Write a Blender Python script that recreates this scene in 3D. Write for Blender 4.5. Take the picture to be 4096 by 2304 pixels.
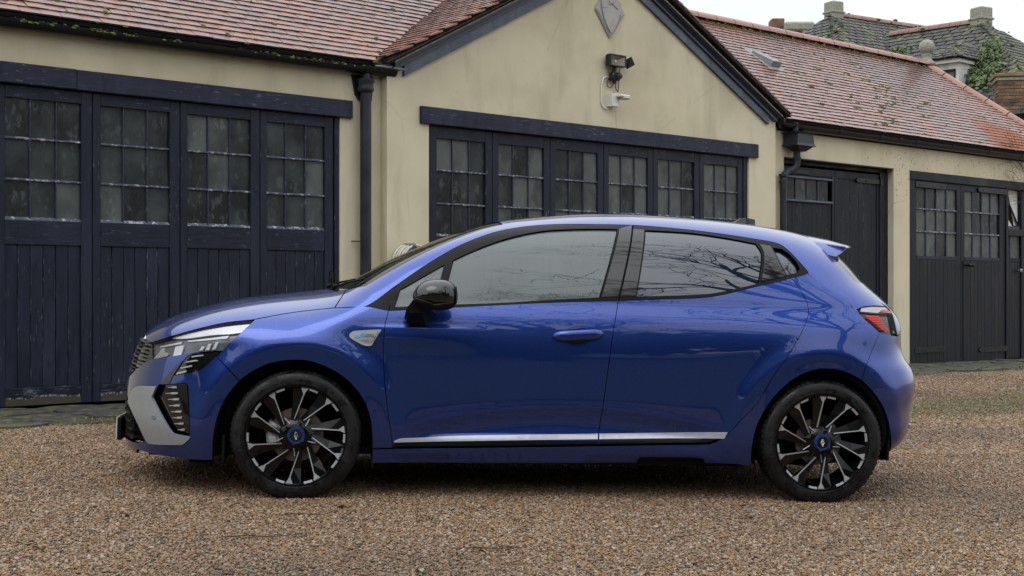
import bpy, bmesh, math, random
import numpy as np
from mathutils import Vector, Matrix
from mathutils.geometry import delaunay_2d_cdt
random.seed(7); rng = np.random.default_rng(7)
scene = bpy.context.scene
for o in list(bpy.data.objects): bpy.data.objects.remove(o)
# ------------------------------------------------------------ camera, sky, sun, exposure
ZC = 1.05
cd = bpy.data.cameras.new('camera'); cam = bpy.data.objects.new('camera', cd); scene.collection.objects.link(cam)
cam.location = (0, 0, ZC); cam.rotation_euler = (math.pi/2, 0, 0)
cd.sensor_width = 36; cd.lens = 36*5500/4096; cd.clip_end = 800; cd.clip_start = .1
scene.camera = cam
world = bpy.data.worlds.new('World'); scene.world = world; world.use_nodes = True
W = world.node_tree; W.nodes.clear()
def wn(t, **k):
    n = W.nodes.new(t)
    for a, b in k.items(): setattr(n, a, b)
    return n
SUN_EL, SUN_ROT = 50, 200
sky = wn('ShaderNodeTexSky', sky_type='NISHITA', sun_disc=False)
sky.sun_elevation = math.radians(SUN_EL); sky.sun_rotation = math.radians(SUN_ROT)
hs = wn('ShaderNodeHueSaturation'); hs.inputs['Saturation'].default_value = .35
bg1 = wn('ShaderNodeBackground'); bg1.inputs['Strength'].default_value = .05
W.links.new(sky.outputs[0], hs.inputs['Color']); W.links.new(hs.outputs[0], bg1.inputs['Color'])
# overcast cloud deck: brighter towards the zenith (L = Lz (1 + 2 sin e) / 3), softly mottled
tc = wn('ShaderNodeTexCoord'); sep = wn('ShaderNodeSeparateXYZ'); W.links.new(tc.outputs['Generated'], sep.inputs[0])
mr = wn('ShaderNodeMapRange'); mr.inputs['From Min'].default_value = 0; mr.inputs['From Max'].default_value = 1
mr.inputs['To Min'].default_value = .50; mr.inputs['To Max'].default_value = 1.95
W.links.new(sep.outputs['Z'], mr.inputs['Value'])
nz_ = wn('ShaderNodeTexNoise'); nz_.inputs['Scale'].default_value = 2.2; nz_.inputs['Detail'].default_value = 5
W.links.new(tc.outputs['Generated'], nz_.inputs['Vector'])
mr2 = wn('ShaderNodeMapRange'); mr2.inputs['From Min'].default_value = .3; mr2.inputs['From Max'].default_value = .7
mr2.inputs['To Min'].default_value = .93; mr2.inputs['To Max'].default_value = 1.07; W.links.new(nz_.outputs['Fac'], mr2.inputs['Value'])
ml = wn('ShaderNodeMath', operation='MULTIPLY'); W.links.new(mr.outputs[0], ml.inputs[0]); W.links.new(mr2.outputs[0], ml.inputs[1])
bg2 = wn('ShaderNodeBackground'); bg2.inputs['Color'].default_value = (.965, .985, 1, 1); W.links.new(ml.outputs[0], bg2.inputs['Strength'])
ad = wn('ShaderNodeAddShader'); wo = wn('ShaderNodeOutputWorld')
W.links.new(bg1.outputs[0], ad.inputs[0]); W.links.new(bg2.outputs[0], ad.inputs[1]); W.links.new(ad.outputs[0], wo.inputs[0])
sl = bpy.data.lights.new('sun', 'SUN'); sl.energy = .5; sl.angle = math.radians(35); sl.color = (1, .97, .93)
so = bpy.data.objects.new('sun', sl); scene.collection.objects.link(so)
so.rotation_euler = (math.radians(90-SUN_EL), 0, math.radians(180-SUN_ROT)); so.location = (0, -5, 20)
scene.view_settings.view_transform = 'Standard'; scene.view_settings.look = 'None'
scene.view_settings.exposure = 0; scene.view_settings.gamma = 1; scene.view_settings.use_curve_mapping = False
scene.render.engine = 'CYCLES'
scene.cycles.max_bounces = 7; scene.cycles.glossy_bounces = 4; scene.cycles.diffuse_bounces = 3; scene.cycles.transmission_bounces = 4; scene.cycles.transparent_max_bounces = 8
scene.cycles.use_denoising = True
C = scene.collection
# ------------------------------------------------------------ helpers
def link(name, me, parent=None, mats=None, loc=None, rot=None):
    o = bpy.data.objects.new(name, me); C.objects.link(o)
    if parent is not None: o.parent = parent
    if mats is not None and me is not None and hasattr(me, 'materials') and not me.materials:
        for m in (mats if isinstance(mats, (list, tuple)) else [mats]): me.materials.append(m)
    if loc is not None: o.location = loc
    if rot is not None: o.rotation_euler = rot
    return o
def tag(o, label=None, cat=None, group=None, kind=None):
    for k, v in (('label', label), ('category', cat), ('group', group), ('kind', kind)):
        if v: o[k] = v
    return o
def empty(name, loc=(0, 0, 0), rz=0, parent=None):
    o = bpy.data.objects.new(name, None); C.objects.link(o); o.location = loc; o.rotation_euler = (0, 0, rz); o.empty_display_size = .1
    if parent is not None: o.parent = parent
    return o
class MB:
    def __init__(s): s.v = []; s.f = []; s.mi = []
    def add(s, v, f, m=0):
        b = len(s.v); s.v.extend([tuple(map(float, p)) for p in v]); s.f.extend([tuple(b+i for i in q) for q in f]); s.mi.extend([m]*len(f)); return s
    def box(s, x0, x1, y0, y1, z0, z1, m=0, bev=0):
        if bev:
            b = bev; xs, ys, zs = (x0, x1), (y0, y1), (z0, z1); V = []; ix = {}
            for i in (0, 1):
                for j in (0, 1):
                    for k in (0, 1):
                        cx, cy, cz = xs[i], ys[j], zs[k]; sx, sy, sz = (1-2*i)*b, (1-2*j)*b, (1-2*k)*b
                        ix[i, j, k] = len(V); V += [(cx, cy+sy, cz+sz), (cx+sx, cy, cz+sz), (cx+sx, cy+sy, cz)]
            Fc = []
            g = lambda i, j, k, a: ix[i, j, k]+a
            Fc += [[g(0,0,0,0), g(0,0,1,0), g(0,1,1,0), g(0,1,0,0)], [g(1,0,0,0), g(1,1,0,0), g(1,1,1,0), g(1,0,1,0)],
                   [g(0,0,0,1), g(1,0,0,1), g(1,0,1,1), g(0,0,1,1)], [g(0,1,0,1), g(0,1,1,1), g(1,1,1,1), g(1,1,0,1)],
                   [g(0,0,0,2), g(0,1,0,2), g(1,1,0,2), g(1,0,0,2)], [g(0,0,1,2), g(1,0,1,2), g(1,1,1,2), g(0,1,1,2)]]
            for k in (0, 1): # edges along each axis
                for j in (0, 1):
                    Fc += [[g(0,j,k,1), g(0,j,k,2), g(1,j,k,2), g(1,j,k,1)], [g(j,0,k,0), g(j,0,k,2), g(j,1,k,2), g(j,1,k,0)], [g(j,k,0,0), g(j,k,0,1), g(j,k,1,1), g(j,k,1,0)]]
            for i in (0, 1):
                for j in (0, 1):
                    for k in (0, 1): Fc.append([g(i,j,k,0), g(i,j,k,1), g(i,j,k,2)])
            return s.add(V, Fc, m)
        return s.add([(x0,y0,z0),(x1,y0,z0),(x1,y1,z0),(x0,y1,z0),(x0,y0,z1),(x1,y0,z1),(x1,y1,z1),(x0,y1,z1)],
                     [(0,3,2,1),(4,5,6,7),(0,1,5,4),(1,2,6,5),(2,3,7,6),(3,0,4,7)], m)
    def prism(s, pts, y0, y1, m=0, axis='y'):
        """polygon (a, b) extruded along an axis"""
        n = len(pts)
        mk = {'y': lambda a, b, y: (a, y, b), 'x': lambda a, b, y: (y, a, b), 'z': lambda a, b, y: (a, b, y)}[axis]
        return s.add([mk(a, b, y0) for a, b in pts]+[mk(a, b, y1) for a, b in pts],
                     [tuple(range(n)), tuple(range(2*n-1, n-1, -1))]+[(i, i+n, (i+1) % n+n, (i+1) % n) for i in range(n)], m)
    def tube(s, path, r, n=8, m=0, cap=True):
        P = [Vector(p) for p in path]; k = len(P); rr = r if isinstance(r, (list, tuple)) else [r]*k
        V = []; up = None
        for i in range(k):
            d = (P[min(i+1, k-1)]-P[max(i-1, 0)]).normalized()
            if up is None: up = Vector((0, 0, 1)) if abs(d.z) < .9 else Vector((1, 0, 0))
            a = d.cross(up).normalized(); b = a.cross(d).normalized(); up = b
            V += [tuple(P[i]+rr[i]*(math.cos(2*math.pi*j/n)*a+math.sin(2*math.pi*j/n)*b)) for j in range(n)]
        Fc = [(i*n+j, i*n+(j+1) % n, (i+1)*n+(j+1) % n, (i+1)*n+j) for i in range(k-1) for j in range(n)]
        if cap: Fc += [tuple(range(n-1, -1, -1)), tuple(range((k-1)*n, k*n))]
        return s.add(V, Fc, m)
    def lathe(s, prof, n=32, axis='y', c=(0, 0, 0), m=0, a0=0, a1=2*math.pi, close=True):
        """profile of (radius, height) about an axis through c"""
        V = []; k = len(prof); full = abs(a1-a0-2*math.pi) < 1e-6; nn = n if full else n+1
        for i in range(nn):
            a = a0+(a1-a0)*i/n; ca, sa = math.cos(a), math.sin(a)
            for r, y in prof:
                V.append({'y': (c[0]+r*ca, c[1]+y, c[2]+r*sa), 'z': (c[0]+r*ca, c[1]+r*sa, c[2]+y), 'x': (c[0]+y, c[1]+r*ca, c[2]+r*sa)}[axis])
        Fc = [(i*k+j, ((i+1) % nn)*k+j, ((i+1) % nn)*k+j+1, i*k+j+1) for i in range(n) for j in range(k-1)]
        return s.add(V, Fc, m)
    def build(s, name, mat, parent=None, smooth=False, loc=None, rot=None, auto=None):
        me = bpy.data.meshes.new(name); me.from_pydata(s.v, [], s.f)
        bm = bmesh.new(); bm.from_mesh(me); bmesh.ops.recalc_face_normals(bm, faces=bm.faces); bm.to_mesh(me); bm.free()
        if any(s.mi): me.polygons.foreach_set('material_index', s.mi)
        if smooth or auto:
            me.shade_smooth()
            if auto: me.set_sharp_from_angle(angle=math.radians(auto))
        return link(name, me, parent, mat, loc, rot)
def np_mesh(name, V, Fc, mat=None, smooth=False):
    me = bpy.data.meshes.new(name); me.from_pydata(V if isinstance(V, list) else V.tolist(), [], Fc if isinstance(Fc, list) else Fc.tolist())
    if smooth: me.shade_smooth()
    if mat: me.materials.append(mat)
    return me
# ------------------------------------------------------------ materials
class M_:
    def __init__(s, name, base=(.5, .5, .5), rough=.6, metal=0, **k):
        s.m = bpy.data.materials.new(name); s.m.use_nodes = True; s.t = s.m.node_tree; s.p = s.t.nodes['Principled BSDF']
        s.set('Base Color', (*base, 1)); s.set('Roughness', rough); s.set('Metallic', metal)
        for a, b in k.items(): s.set(a.replace('_', ' '), b)
        s._c = None
    def set(s, n, v): s.p.inputs[n].default_value = v
    def lk(s, a, b): s.t.links.new(a, b); return s
    def n(s, ty, ins=None, **k):
        q = s.t.nodes.new(ty)
        for a, b in k.items(): setattr(q, a, b)
        for a, b in (ins or {}).items():
            if hasattr(b, 'links') or hasattr(b, 'is_linked'): s.t.links.new(b, q.inputs[a])
            else: q.inputs[a].default_value = b
        return q
    def co(s, scale=(1, 1, 1), kind='Object', rnd=False):
        q = s.n('ShaderNodeTexCoord').outputs[kind]
        mp = s.n('ShaderNodeMapping', {'Vector': q, 'Scale': scale})
        if rnd:
            oi = s.n('ShaderNodeObjectInfo'); vm = s.n('ShaderNodeVectorMath', operation='SCALE'); cb = s.n('ShaderNodeCombineXYZ', {0: oi.outputs['Random'], 1: oi.outputs['Random'], 2: oi.outputs['Random']})
            s.lk(cb.outputs[0], vm.inputs[0]); vm.inputs['Scale'].default_value = 60; s.lk(vm.outputs[0], mp.inputs['Location'])
        return mp.outputs[0]
    def noise(s, vec, scale=5, detail=4, rough=.55): return s.n('ShaderNodeTexNoise', {'Vector': vec, 'Scale': scale, 'Detail': detail, 'Roughness': rough}).outputs['Fac']
    def ramp(s, fac, stops, interp='LINEAR'):
        q = s.n('ShaderNodeValToRGB', {'Fac': fac}); e = q.color_ramp.elements; q.color_ramp.interpolation = interp
        while len(e) < len(stops): e.new(.5)
        for i, (p, c) in enumerate(stops):
            e[i].position = p; e[i].color = (*c, 1) if isinstance(c, (tuple, list)) else (c, c, c, 1)
        return q.outputs['Color']
    def mix(s, f, a, b, mode='MIX'):
        q = s.n('ShaderNodeMix', data_type='RGBA', blend_type=mode)
        for i, v in ((0, f), (6, a), (7, b)):
            if hasattr(v, 'is_linked'): s.lk(v, q.inputs[i])
            else: q.inputs[i].default_value = v if i == 0 else (*v, 1)
        return q.outputs[2]
    def mth(s, op, a, b=0.):
        q = s.n('ShaderNodeMath', operation=op)
        for i, v in ((0, a), (1, b)):
            if hasattr(v, 'is_linked'): s.lk(v, q.inputs[i])
            else: q.inputs[i].default_value = v
        return q.outputs[0]
    def bump(s, h, strength=.3, dist=.01):
        b = s.n('ShaderNodeBump', {'Height': h, 'Strength': strength, 'Distance': dist}); s.lk(b.outputs[0], s.p.inputs['Normal']); return b
    def base(s, c): return s.lk(c, s.p.inputs['Base Color'])
    def rgh(s, c): return s.lk(c, s.p.inputs['Roughness'])
def simple(name, base, rough=.5, metal=0, var=.15, sc=30, bump=.05, **k):
    """a plain material with slight colour and relief variation"""
    a = M_(name, base, rough, metal, **k); v = a.co()
    f = a.noise(v, sc, 4); lo = tuple(x*(1-var) for x in base); hi = tuple(min(1, x*(1+var)) for x in base)
    a.base(a.ramp(f, [(.3, lo), (.7, hi)]))
    if bump: a.bump(a.noise(v, sc*3, 3), bump, .003)
    return a.m
MT = {}
# cream render, weathered
a = M_('cream_render', (.5, .45, .3), .85); v = a.co()
f1 = a.noise(v, .9, 6, .6); f2 = a.noise(a.co((2.2, 2.2, .45)), 1.6, 6, .6); f3 = a.noise(v, 22, 5)
c1 = a.ramp(f1, [(.3, (.47, .42, .29)), (.52, (.58, .525, .375)), (.75, (.65, .595, .445))])
c2 = a.mix(a.ramp(f2, [(.52, 0.), (.78, .6)]), c1, (.34, .325, .215))
f4 = a.noise(v, 1.7, 7, .7); c3 = a.mix(a.ramp(f4, [(.60, 0.), (.72, .5)]), c2, (.50, .42, .32))
wv = a.n('ShaderNodeTexVoronoi', {'Vector': a.co((.5, .5, .6)), 'Scale': .9}, feature='DISTANCE_TO_EDGE').outputs['Distance']
crk = a.ramp(wv, [(.0, 1.), (.004, 0.)]); c4 = a.mix(a.mth('MULTIPLY', crk, a.ramp(a.noise(v, 1.1, 3), [(.5, 0.), (.60, .5)])), c3, (.24, .21, .14))
sp = a.ramp(a.noise(v, 60, 2), [(.72, 0.), (.76, .5)]); c4 = a.mix(sp, c4, (.3, .27, .18))
a.base(c4); a.bump(a.mth('ADD', a.mth('MULTIPLY', f3, .4), a.mth('ADD', a.noise(v, 90, 4), a.mth('MULTIPLY', f1, 1.2))), .35, .006); MT['render'] = a.m
def paint_wood(name, col, hi, flake=.62, rough=.38, weather=.5, vert=True, spec=.2, foot=None):
    a = M_(name, col, rough, 0, Specular_IOR_Level=spec); v = a.co(rnd=True)
    sc = (14, 14, 1.2) if vert else (1.2, 14, 14)
    g = a.noise(a.co(sc, rnd=True), 3, 6, .65); w = a.noise(a.co((1, 1, .5), rnd=True), 2.3, 5, .65)
    c = a.ramp(g, [(.3, tuple(x*.72 for x in col)), (.7, tuple(x*1.35 for x in col))])
    c = a.mix(a.ramp(w, [(.5, 0.), (.72, weather)]), c, hi)
    fl = a.noise(a.co((30, 30, 5) if vert else (5, 30, 30), rnd=True), 2.0, 5, .7)
    k = a.ramp(fl, [(flake, 0.), (flake+.025, 1.)]); k = a.mth('MULTIPLY', k, a.ramp(a.noise(v, 2.0, 4), [(.42, .0), (.6, .9)]))
    c = a.mix(k, c, (.15, .16, .19))
    dk = a.ramp(a.noise(a.co((3.5, 3.5, .7), rnd=True), 3.1, 5, .65), [(.58, 0.), (.63, .5)]); c = a.mix(dk, c, tuple(x*.5 for x in col))
    if foot is not None:
        z = a.n('ShaderNodeSeparateXYZ', {0: a.n('ShaderNodeTexCoord').outputs['Object']}).outputs[2]; z2 = a.mth('ADD', z, a.mth('MULTIPLY', a.noise(v, 5, 5, .7), .10)); wd = a.noise(a.co((30, 30, 4)), 2, 5, .7)
        c = a.mix(a.ramp(a.mth('SUBTRACT', z2, foot-.5), [(.5, 1.), (.505, 0.)]), c, (.055, .048, .036)); c = a.mix(a.mth('MULTIPLY', a.ramp(a.mth('SUBTRACT', z2, foot-.5), [(.495, 0.), (.5, 1.), (.508, 1.), (.512, 0.)]), a.ramp(wd, [(.5, 0.), (.55, .8)])), c, (.3, .3, .33))
    a.base(c)
    a.rgh(a.ramp(w, [(.35, rough*.75), (.7, min(.9, rough*1.6))]))
    a.bump(a.mth('SUBTRACT', a.mth('MULTIPLY', g, .7), a.mth('MULTIPLY', k, .35)), .5, .004); return a.m
MT['door'] = paint_wood('navy_door_paint', (.012, .0145, .029), (.034, .042, .066), .63)
MT['edge'] = paint_wood('worn_paint_edge', (.018, .021, .038), (.05, .058, .085), .53, weather=.9)
MT['rail'] = paint_wood('navy_rail_paint', (.012, .0145, .029), (.034, .042, .066), .62, vert=False)
MT['foot'] = paint_wood('navy_foot_rail_paint', (.0085, .0105, .020), (.03, .036, .052), .56, vert=False, foot=-.80)
MT['lintel'] = paint_wood('navy_lintel_paint', (.018, .022, .041), (.050, .059, .090), .61, .5, .8, vert=False)
MT['barge'] = paint_wood('bargeboard_paint', (.055, .070, .110), (.13, .16, .21), .64, .33, .9, vert=False, spec=.4)
MT['mould'] = paint_wood('moulding_paint', (.028, .033, .050), (.06, .07, .095), .66, .33, .8, vert=False, spec=.4)
MT['wdoor'] = paint_wood('black_door_paint', (.0075, .009, .0135), (.020, .023, .033), .66, .42, .9)
# glazing bars: white primer showing through
a = M_('flaking_glazing_bar', (.03, .034, .07), .5); v = a.co((6, 6, 6), rnd=True)
k = a.ramp(a.noise(v, 4, 5, .7), [(.52, 0.), (.60, 1.)]); a.base(a.mix(k, (.050, .056, .095), (.38, .39, .42))); a.bump(k, .4, .003); MT['bar'] = a.m
a = M_('weathered_glazing_bar', (.03, .034, .07), .5); v = a.co((6, 6, 6), rnd=True)
k = a.ramp(a.noise(v, 4, 5, .7), [(.58, 0.), (.66, .8)]); a.base(a.mix(k, (.017, .02, .042), (.12, .13, .17))); MT['vbar'] = a.m
# dirty old glass
def pane_mat(name, dark, grime, lo=.42, hi=.75):
    a = M_(name, dark, .12, 0, Specular_IOR_Level=.16)
    st = a.noise(a.co((7, 7, 3.0), rnd=True), 3.0, 8, .72); bl = a.noise(a.co((1, 1, .8), rnd=True), 3.0, 3, .5); fine = a.noise(a.co((30, 30, 8), rnd=True), 3, 5, .7)
    f = a.ramp(bl, [(lo, 0.), (hi, .75)]); c = a.mix(f, dark, grime)
    c = a.mix(a.ramp(fine, [(.4, 0.), (.7, .25)]), c, grime)
    e = a.mth('MULTIPLY', a.ramp(st, [(.55, 0.), (.57, 1.)]), a.ramp(a.noise(a.co((1, 1, 1), rnd=True), 4.5, 3), [(.48, 0.), (.56, .55)]))
    c = a.mix(e, c, tuple(x*1.25 for x in grime)); a.base(c)
    a.rgh(a.ramp(f, [(0., .10), (1., .6)])); a.bump(st, .08, .003); return a.m
MT['pane'] = pane_mat('grimy_window_glass', (.007, .0085, .009), (.066, .076, .075), .42, .72)
MT['pane2'] = pane_mat('dusty_window_glass', (.024, .027, .027), (.12, .134, .13), .26, .56)
MT['iron'] = simple('black_cast_iron', (.012, .012, .015), .35, 0, .4, 12, .25, Specular_IOR_Level=.25)
MT['gutter'] = simple('black_gutter', (.010, .010, .012), .3, 0, .3, 8, .1, Specular_IOR_Level=.25)
MT['pipe'] = simple('slate_grey_pipe', (.022, .025, .032), .38, 0, .35, 6, .12, Specular_IOR_Level=.25)
MT['dark'] = simple('dark_void', (.006, .006, .007), .9, 0, .2, 5, 0)
MT['lead'] = simple('lead_flashing', (.20, .22, .24), .5, 0, .25, 20, .15)
MT['stone'] = simple('weathered_stone', (.27, .27, .22), .9, 0, .35, 25, .5)
MT['plaque'] = simple('grey_stone_plaque', (.37, .36, .35), .8, 0, .12, 25, .25)
MT['mortar'] = simple('mortar', (.30, .27, .22), .95, 0, .3, 30, .5)
MT['white'] = simple('white_paint', (.62, .62, .6), .6, 0, .1, 10, .1)
# clay tiles: colour per tile
def tile_mat(name, stops, rough=(.16, .42), moss=.0, mosscol=(.10, .13, .03), spots=None, rw=.22, dry=False):
    a = M_(name, stops[0][1], .3, 0, Specular_IOR_Level=.5)
    at = a.n('ShaderNodeAttribute', attribute_name='rnd').outputs['Fac']; oi = a.n('ShaderNodeObjectInfo').outputs['Random']
    r = a.mth('FRACT', a.mth('ADD', at, oi)); v = a.co(rnd=True); vw = a.n('ShaderNodeNewGeometry').outputs['Position']
    big = a.n('ShaderNodeTexNoise', {'Vector': vw, 'Scale': .55, 'Detail': 3}).outputs['Fac']
    sm = a.n('ShaderNodeTexNoise', {'Vector': vw, 'Scale': 14, 'Detail': 5, 'Roughness': .65}).outputs['Fac']
    k = a.mth('ADD', a.mth('MULTIPLY', r, rw), a.mth('ADD', a.mth('MULTIPLY', big, .55), a.mth('MULTIPLY', sm, .40)))
    c = a.ramp(k, stops)
    if moss:
        mm = a.n('ShaderNodeTexNoise', {'Vector': vw, 'Scale': 2.2, 'Detail': 7, 'Roughness': .7}).outputs['Fac']
        c = a.mix(a.ramp(mm, [(moss, 0.), (moss+.1, .85)]), c, mosscol)
    if spots:
        s2 = a.n('ShaderNodeTexNoise', {'Vector': vw, 'Scale': 9, 'Detail': 3, 'Roughness': .6}).outputs['Fac']
        c = a.mix(a.ramp(s2, [(.66, 0.), (.70, .8)]), c, spots)
    rg = a.ramp(sm, [(.3, rough[0]), (.7, rough[1])])
    if dry:   # orange, rougher patch painted in where the wet sky sheen ends, low far corner
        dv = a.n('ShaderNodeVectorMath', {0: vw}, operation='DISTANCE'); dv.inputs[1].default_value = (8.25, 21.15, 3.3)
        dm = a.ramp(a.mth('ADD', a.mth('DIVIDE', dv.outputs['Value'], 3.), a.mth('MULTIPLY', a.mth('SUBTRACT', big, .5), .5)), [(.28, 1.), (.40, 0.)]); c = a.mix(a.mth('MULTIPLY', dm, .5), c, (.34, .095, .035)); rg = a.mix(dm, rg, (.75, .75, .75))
    a.base(c); a.rgh(rg); a.bump(sm, .18, .004); return a.m
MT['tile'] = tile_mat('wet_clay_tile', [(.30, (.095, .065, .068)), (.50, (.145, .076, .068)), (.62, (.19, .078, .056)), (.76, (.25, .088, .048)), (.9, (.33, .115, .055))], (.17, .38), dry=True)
MT['tile_edge'] = simple('shade_moss_tile_edge', (.035, .026, .02), .9, 0, .4, 30, 0)  # gap shade between courses painted onto the mossy front edges
MT['ridge'] = tile_mat('clay_ridge_tile', [(.3, (.24, .11, .09)), (.7, (.33, .16, .125)), (.95, (.38, .20, .15))], (.25, .5))
MT['oldridge'] = tile_mat('old_ridge_tile', [(.3, (.16, .10, .10)), (.6, (.25, .13, .10)), (.95, (.22, .20, .20))], (.5, .8), .60)
MT['slate'] = tile_mat('lichened_stone_slate', [(.2, (.022, .022, .024)), (.55, (.05, .05, .052)), (.9, (.11, .105, .10))], (.5, .85), .52, (.13, .145, .04), (.33, .33, .31))
a = M_('green_moss', (.06, .09, .02), 1); v = a.n('ShaderNodeNewGeometry').outputs['Position']
f = a.n('ShaderNodeTexNoise', {'Vector': v, 'Scale': 40, 'Detail': 4}).outputs['Fac']; a.base(a.ramp(f, [(.3, (.03, .045, .012)), (.6, (.09, .12, .03)), (.8, (.16, .19, .05))])); a.bump(f, .8, .01); MT['moss'] = a.m
a = M_('ivy_leaf', (.05, .08, .025), .6); f = a.n('ShaderNodeNewGeometry').outputs['Random Per Island']; a.base(a.ramp(f, [(0, (.03, .055, .02)), (.6, (.07, .11, .03)), (1, (.12, .15, .05))])); MT['ivy'] = a.m
a = M_('old_brick', (.2, .1, .07), .9); oi = a.n('ShaderNodeObjectInfo').outputs['Random']; v = a.n('ShaderNodeNewGeometry').outputs['Position']
f = a.n('ShaderNodeTexNoise', {'Vector': v, 'Scale': 7, 'Detail': 5}).outputs['Fac']; a.base(a.ramp(a.mth('ADD', a.mth('MULTIPLY', oi, .5), a.mth('MULTIPLY', f, .5)), [(.25, (.07, .05, .045)), (.5, (.17, .09, .06)), (.7, (.25, .19, .09)), (.9, (.35, .33, .28))])); MT['brick'] = a.m
# ---- car body surface: half width c as a function of (l, h); metres, l rearwards from the front axle, h up
def spline(xs, ys):
    x = np.array(xs, float); y = np.array(ys, float); n = len(x); hh = np.diff(x)
    A_ = np.zeros((n, n)); r_ = np.zeros(n); A_[0, 0] = A_[-1, -1] = 1
    for i in range(1, n-1):
        A_[i, i-1] = hh[i-1]; A_[i, i] = 2*(hh[i-1]+hh[i]); A_[i, i+1] = hh[i]
        r_[i] = 6*((y[i+1]-y[i])/hh[i]-(y[i]-y[i-1])/hh[i-1])
    m = np.linalg.solve(A_, r_)
    def f(q):
        q = np.clip(np.asarray(q, float), x[0], x[-1]); i = np.clip(np.searchsorted(x, q)-1, 0, n-2)
        d0 = x[i+1]-q; d1 = q-x[i]; H_ = hh[i]
        return m[i]*d0**3/(6*H_)+m[i+1]*d1**3/(6*H_)+(y[i]/H_-m[i]*H_/6)*d0+(y[i+1]/H_-m[i+1]*H_/6)*d1
    return f
def sst(a, b, x):
    t = np.clip((np.asarray(x, float)-a)/(b-a), 0, 1); return t*t*(3-2*t)
WR, WH = 2.587, .304
sC = spline([.05,.12,.2,.3,.4,.5,.6,.7,.76,.80,.83,.86,.89,.92,.95,.97,.99,1.03,1.08,1.14,1.22,1.3,1.38,1.46],
            [.78,.815,.845,.866,.873,.8785,.882,.8825,.8810,.8785,.8755,.8712,.8645,.8545,.8425,.8355,.8310,.8210,.8060,.7840,.7500,.7085,.6620,.6120])
sTop = spline([-.93,-.86,-.80,-.727,-.649,-.571,-.464,-.355,-.21,-.064,.10,.20,.28,.397,.591,.786,.93,1.05,1.2,1.387,1.716,2.051,2.433,2.62,2.76,2.9,3.05,3.3],
              [.66,.715,.765,.813,.853,.880,.912,.938,.963,.981,1.003,1.03,1.075,1.145,1.242,1.325,1.372,1.395,1.415,1.436,1.447,1.436,1.405,1.378,1.350,1.315,1.26,1.1])
sNose = spline([.05,.12,.16,.22,.33,.42,.50,.59,.66,.72,.78,.86,1.0,1.46],[-.62,-.79,-.88,-.91,-.92,-.915,-.908,-.893,-.876,-.85,-.825,-.80,-.77,-.70])
sTail = spline([.1,.2,.27,.376,.465,.53,.589,.64,.68,.72,.768,.846,.924,.997,1.049,1.112,1.176,1.271,1.34,1.46],
               [3.015,3.095,3.195,3.25,3.255,3.27,3.273,3.26,3.24,3.21,3.193,3.19,3.178,3.125,3.068,2.998,2.948,2.875,2.835,2.785])
sBot = spline([-.95,-.83,-.65,-.48,-.2,.3,1.5,2.4,2.9,3.05,3.12,3.2],[.22,.15,.11,.092,.09,.135,.14,.14,.2,.225,.26,.34])
def chw(l, h):
    l = np.asarray(l, float); h = np.asarray(h, float)
    C = sC(h)
    # front and rear of the cabin draw in a little; haunch over the rear wheel
    C = C - .035*sst(.95, 1.35, h)*sst(1.9, 2.9, l) + .012*np.exp(-((l-2.6)/.35)**2-((h-.80)/.13)**2)
    C = C - .02*sst(1.0, .2, l)*sst(.95, 1.1, h)
    r1 = np.hypot(l, h-WH); r2 = np.hypot(l-WR, h-WH)
    for r in (r1, r2):
        C = C + .013*np.where(r > .435, np.exp(-((r-.435)/.06)**2), 1-.25*sst(.435, .35, r))
    mid = sst(.42, .72, l)*sst(2.22, 1.9, l)
    # hollow above the sill, deepest between the wheels, with a crisp upper crease
    yc = .455 - .11*((l-1.3)/.8)**2
    C = C - .013*mid*np.exp(-((h-yc+.07)/.06)**2) + .0035*mid*np.exp(-((h-yc-.008)/.014)**2)
    C = C + .010*mid*sst(.33, .29, h)
    C = C - .022*mid*sst(.212, .198, h)
    # waist crease fading rearward of the front wing
    C = C + .006*sst(.25, .45, l)*sst(.95, .6, l)*(sst(.845, .83, h))*sst(.70, .80, h)
    top = sTop(l); nose = sNose(h); tail = sTail(h)
    hs = .72 + .20*sst(.1, .7, l) + 0.0*l
    p = 2.7 + 7.5*sst(-.05, .75, l) - 3.5*sst(2.2, 3.0, l); q = 3.0
    t = np.clip((h-hs)/np.maximum(top-hs, 1e-3), 0, None)
    Et = np.where(t < 1, np.maximum(1-t**p, 0)**(1/q), 0)
    l0 = -.05; tf = np.clip((l0-l)/(l0-nose), 0, None)
    Ef = np.where(tf < 1, np.maximum(1-tf**3.0, 0)**.5, 0)
    l1 = tail-.62; tr = np.clip((l-l1)/.62, 0, None)
    Er = np.where(tr < 1, np.maximum(1-tr**3.4, 0)**.45, 0)
    return C*Et*Ef*Er
YC = .88
def body_pt(l, v):
    """surface point for (l, v) with v = h - c; bisection up the section"""
    l = np.asarray(l, float); v = np.asarray(v, float)
    lo = np.full(l.shape, .02); hi = np.full(l.shape, 1.5)
    for _ in range(34):
        m = (lo+hi)/2; f = m-chw(l, m)-v; hi = np.where(f > 0, m, hi); lo = np.where(f > 0, lo, m)
    h = (lo+hi)/2; return h-v, h
def body_nrm(l, h):
    """outward normal in (l, c, h)"""
    e = 2e-3; gl = (chw(l+e, h)-chw(l-e, h))/(2*e); gh = (chw(l, h+e)-chw(l, h-e))/(2*e)
    n = np.stack([-gl, np.ones_like(gl), -gh], -1); return n/np.linalg.norm(n, axis=-1, keepdims=True)
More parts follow.
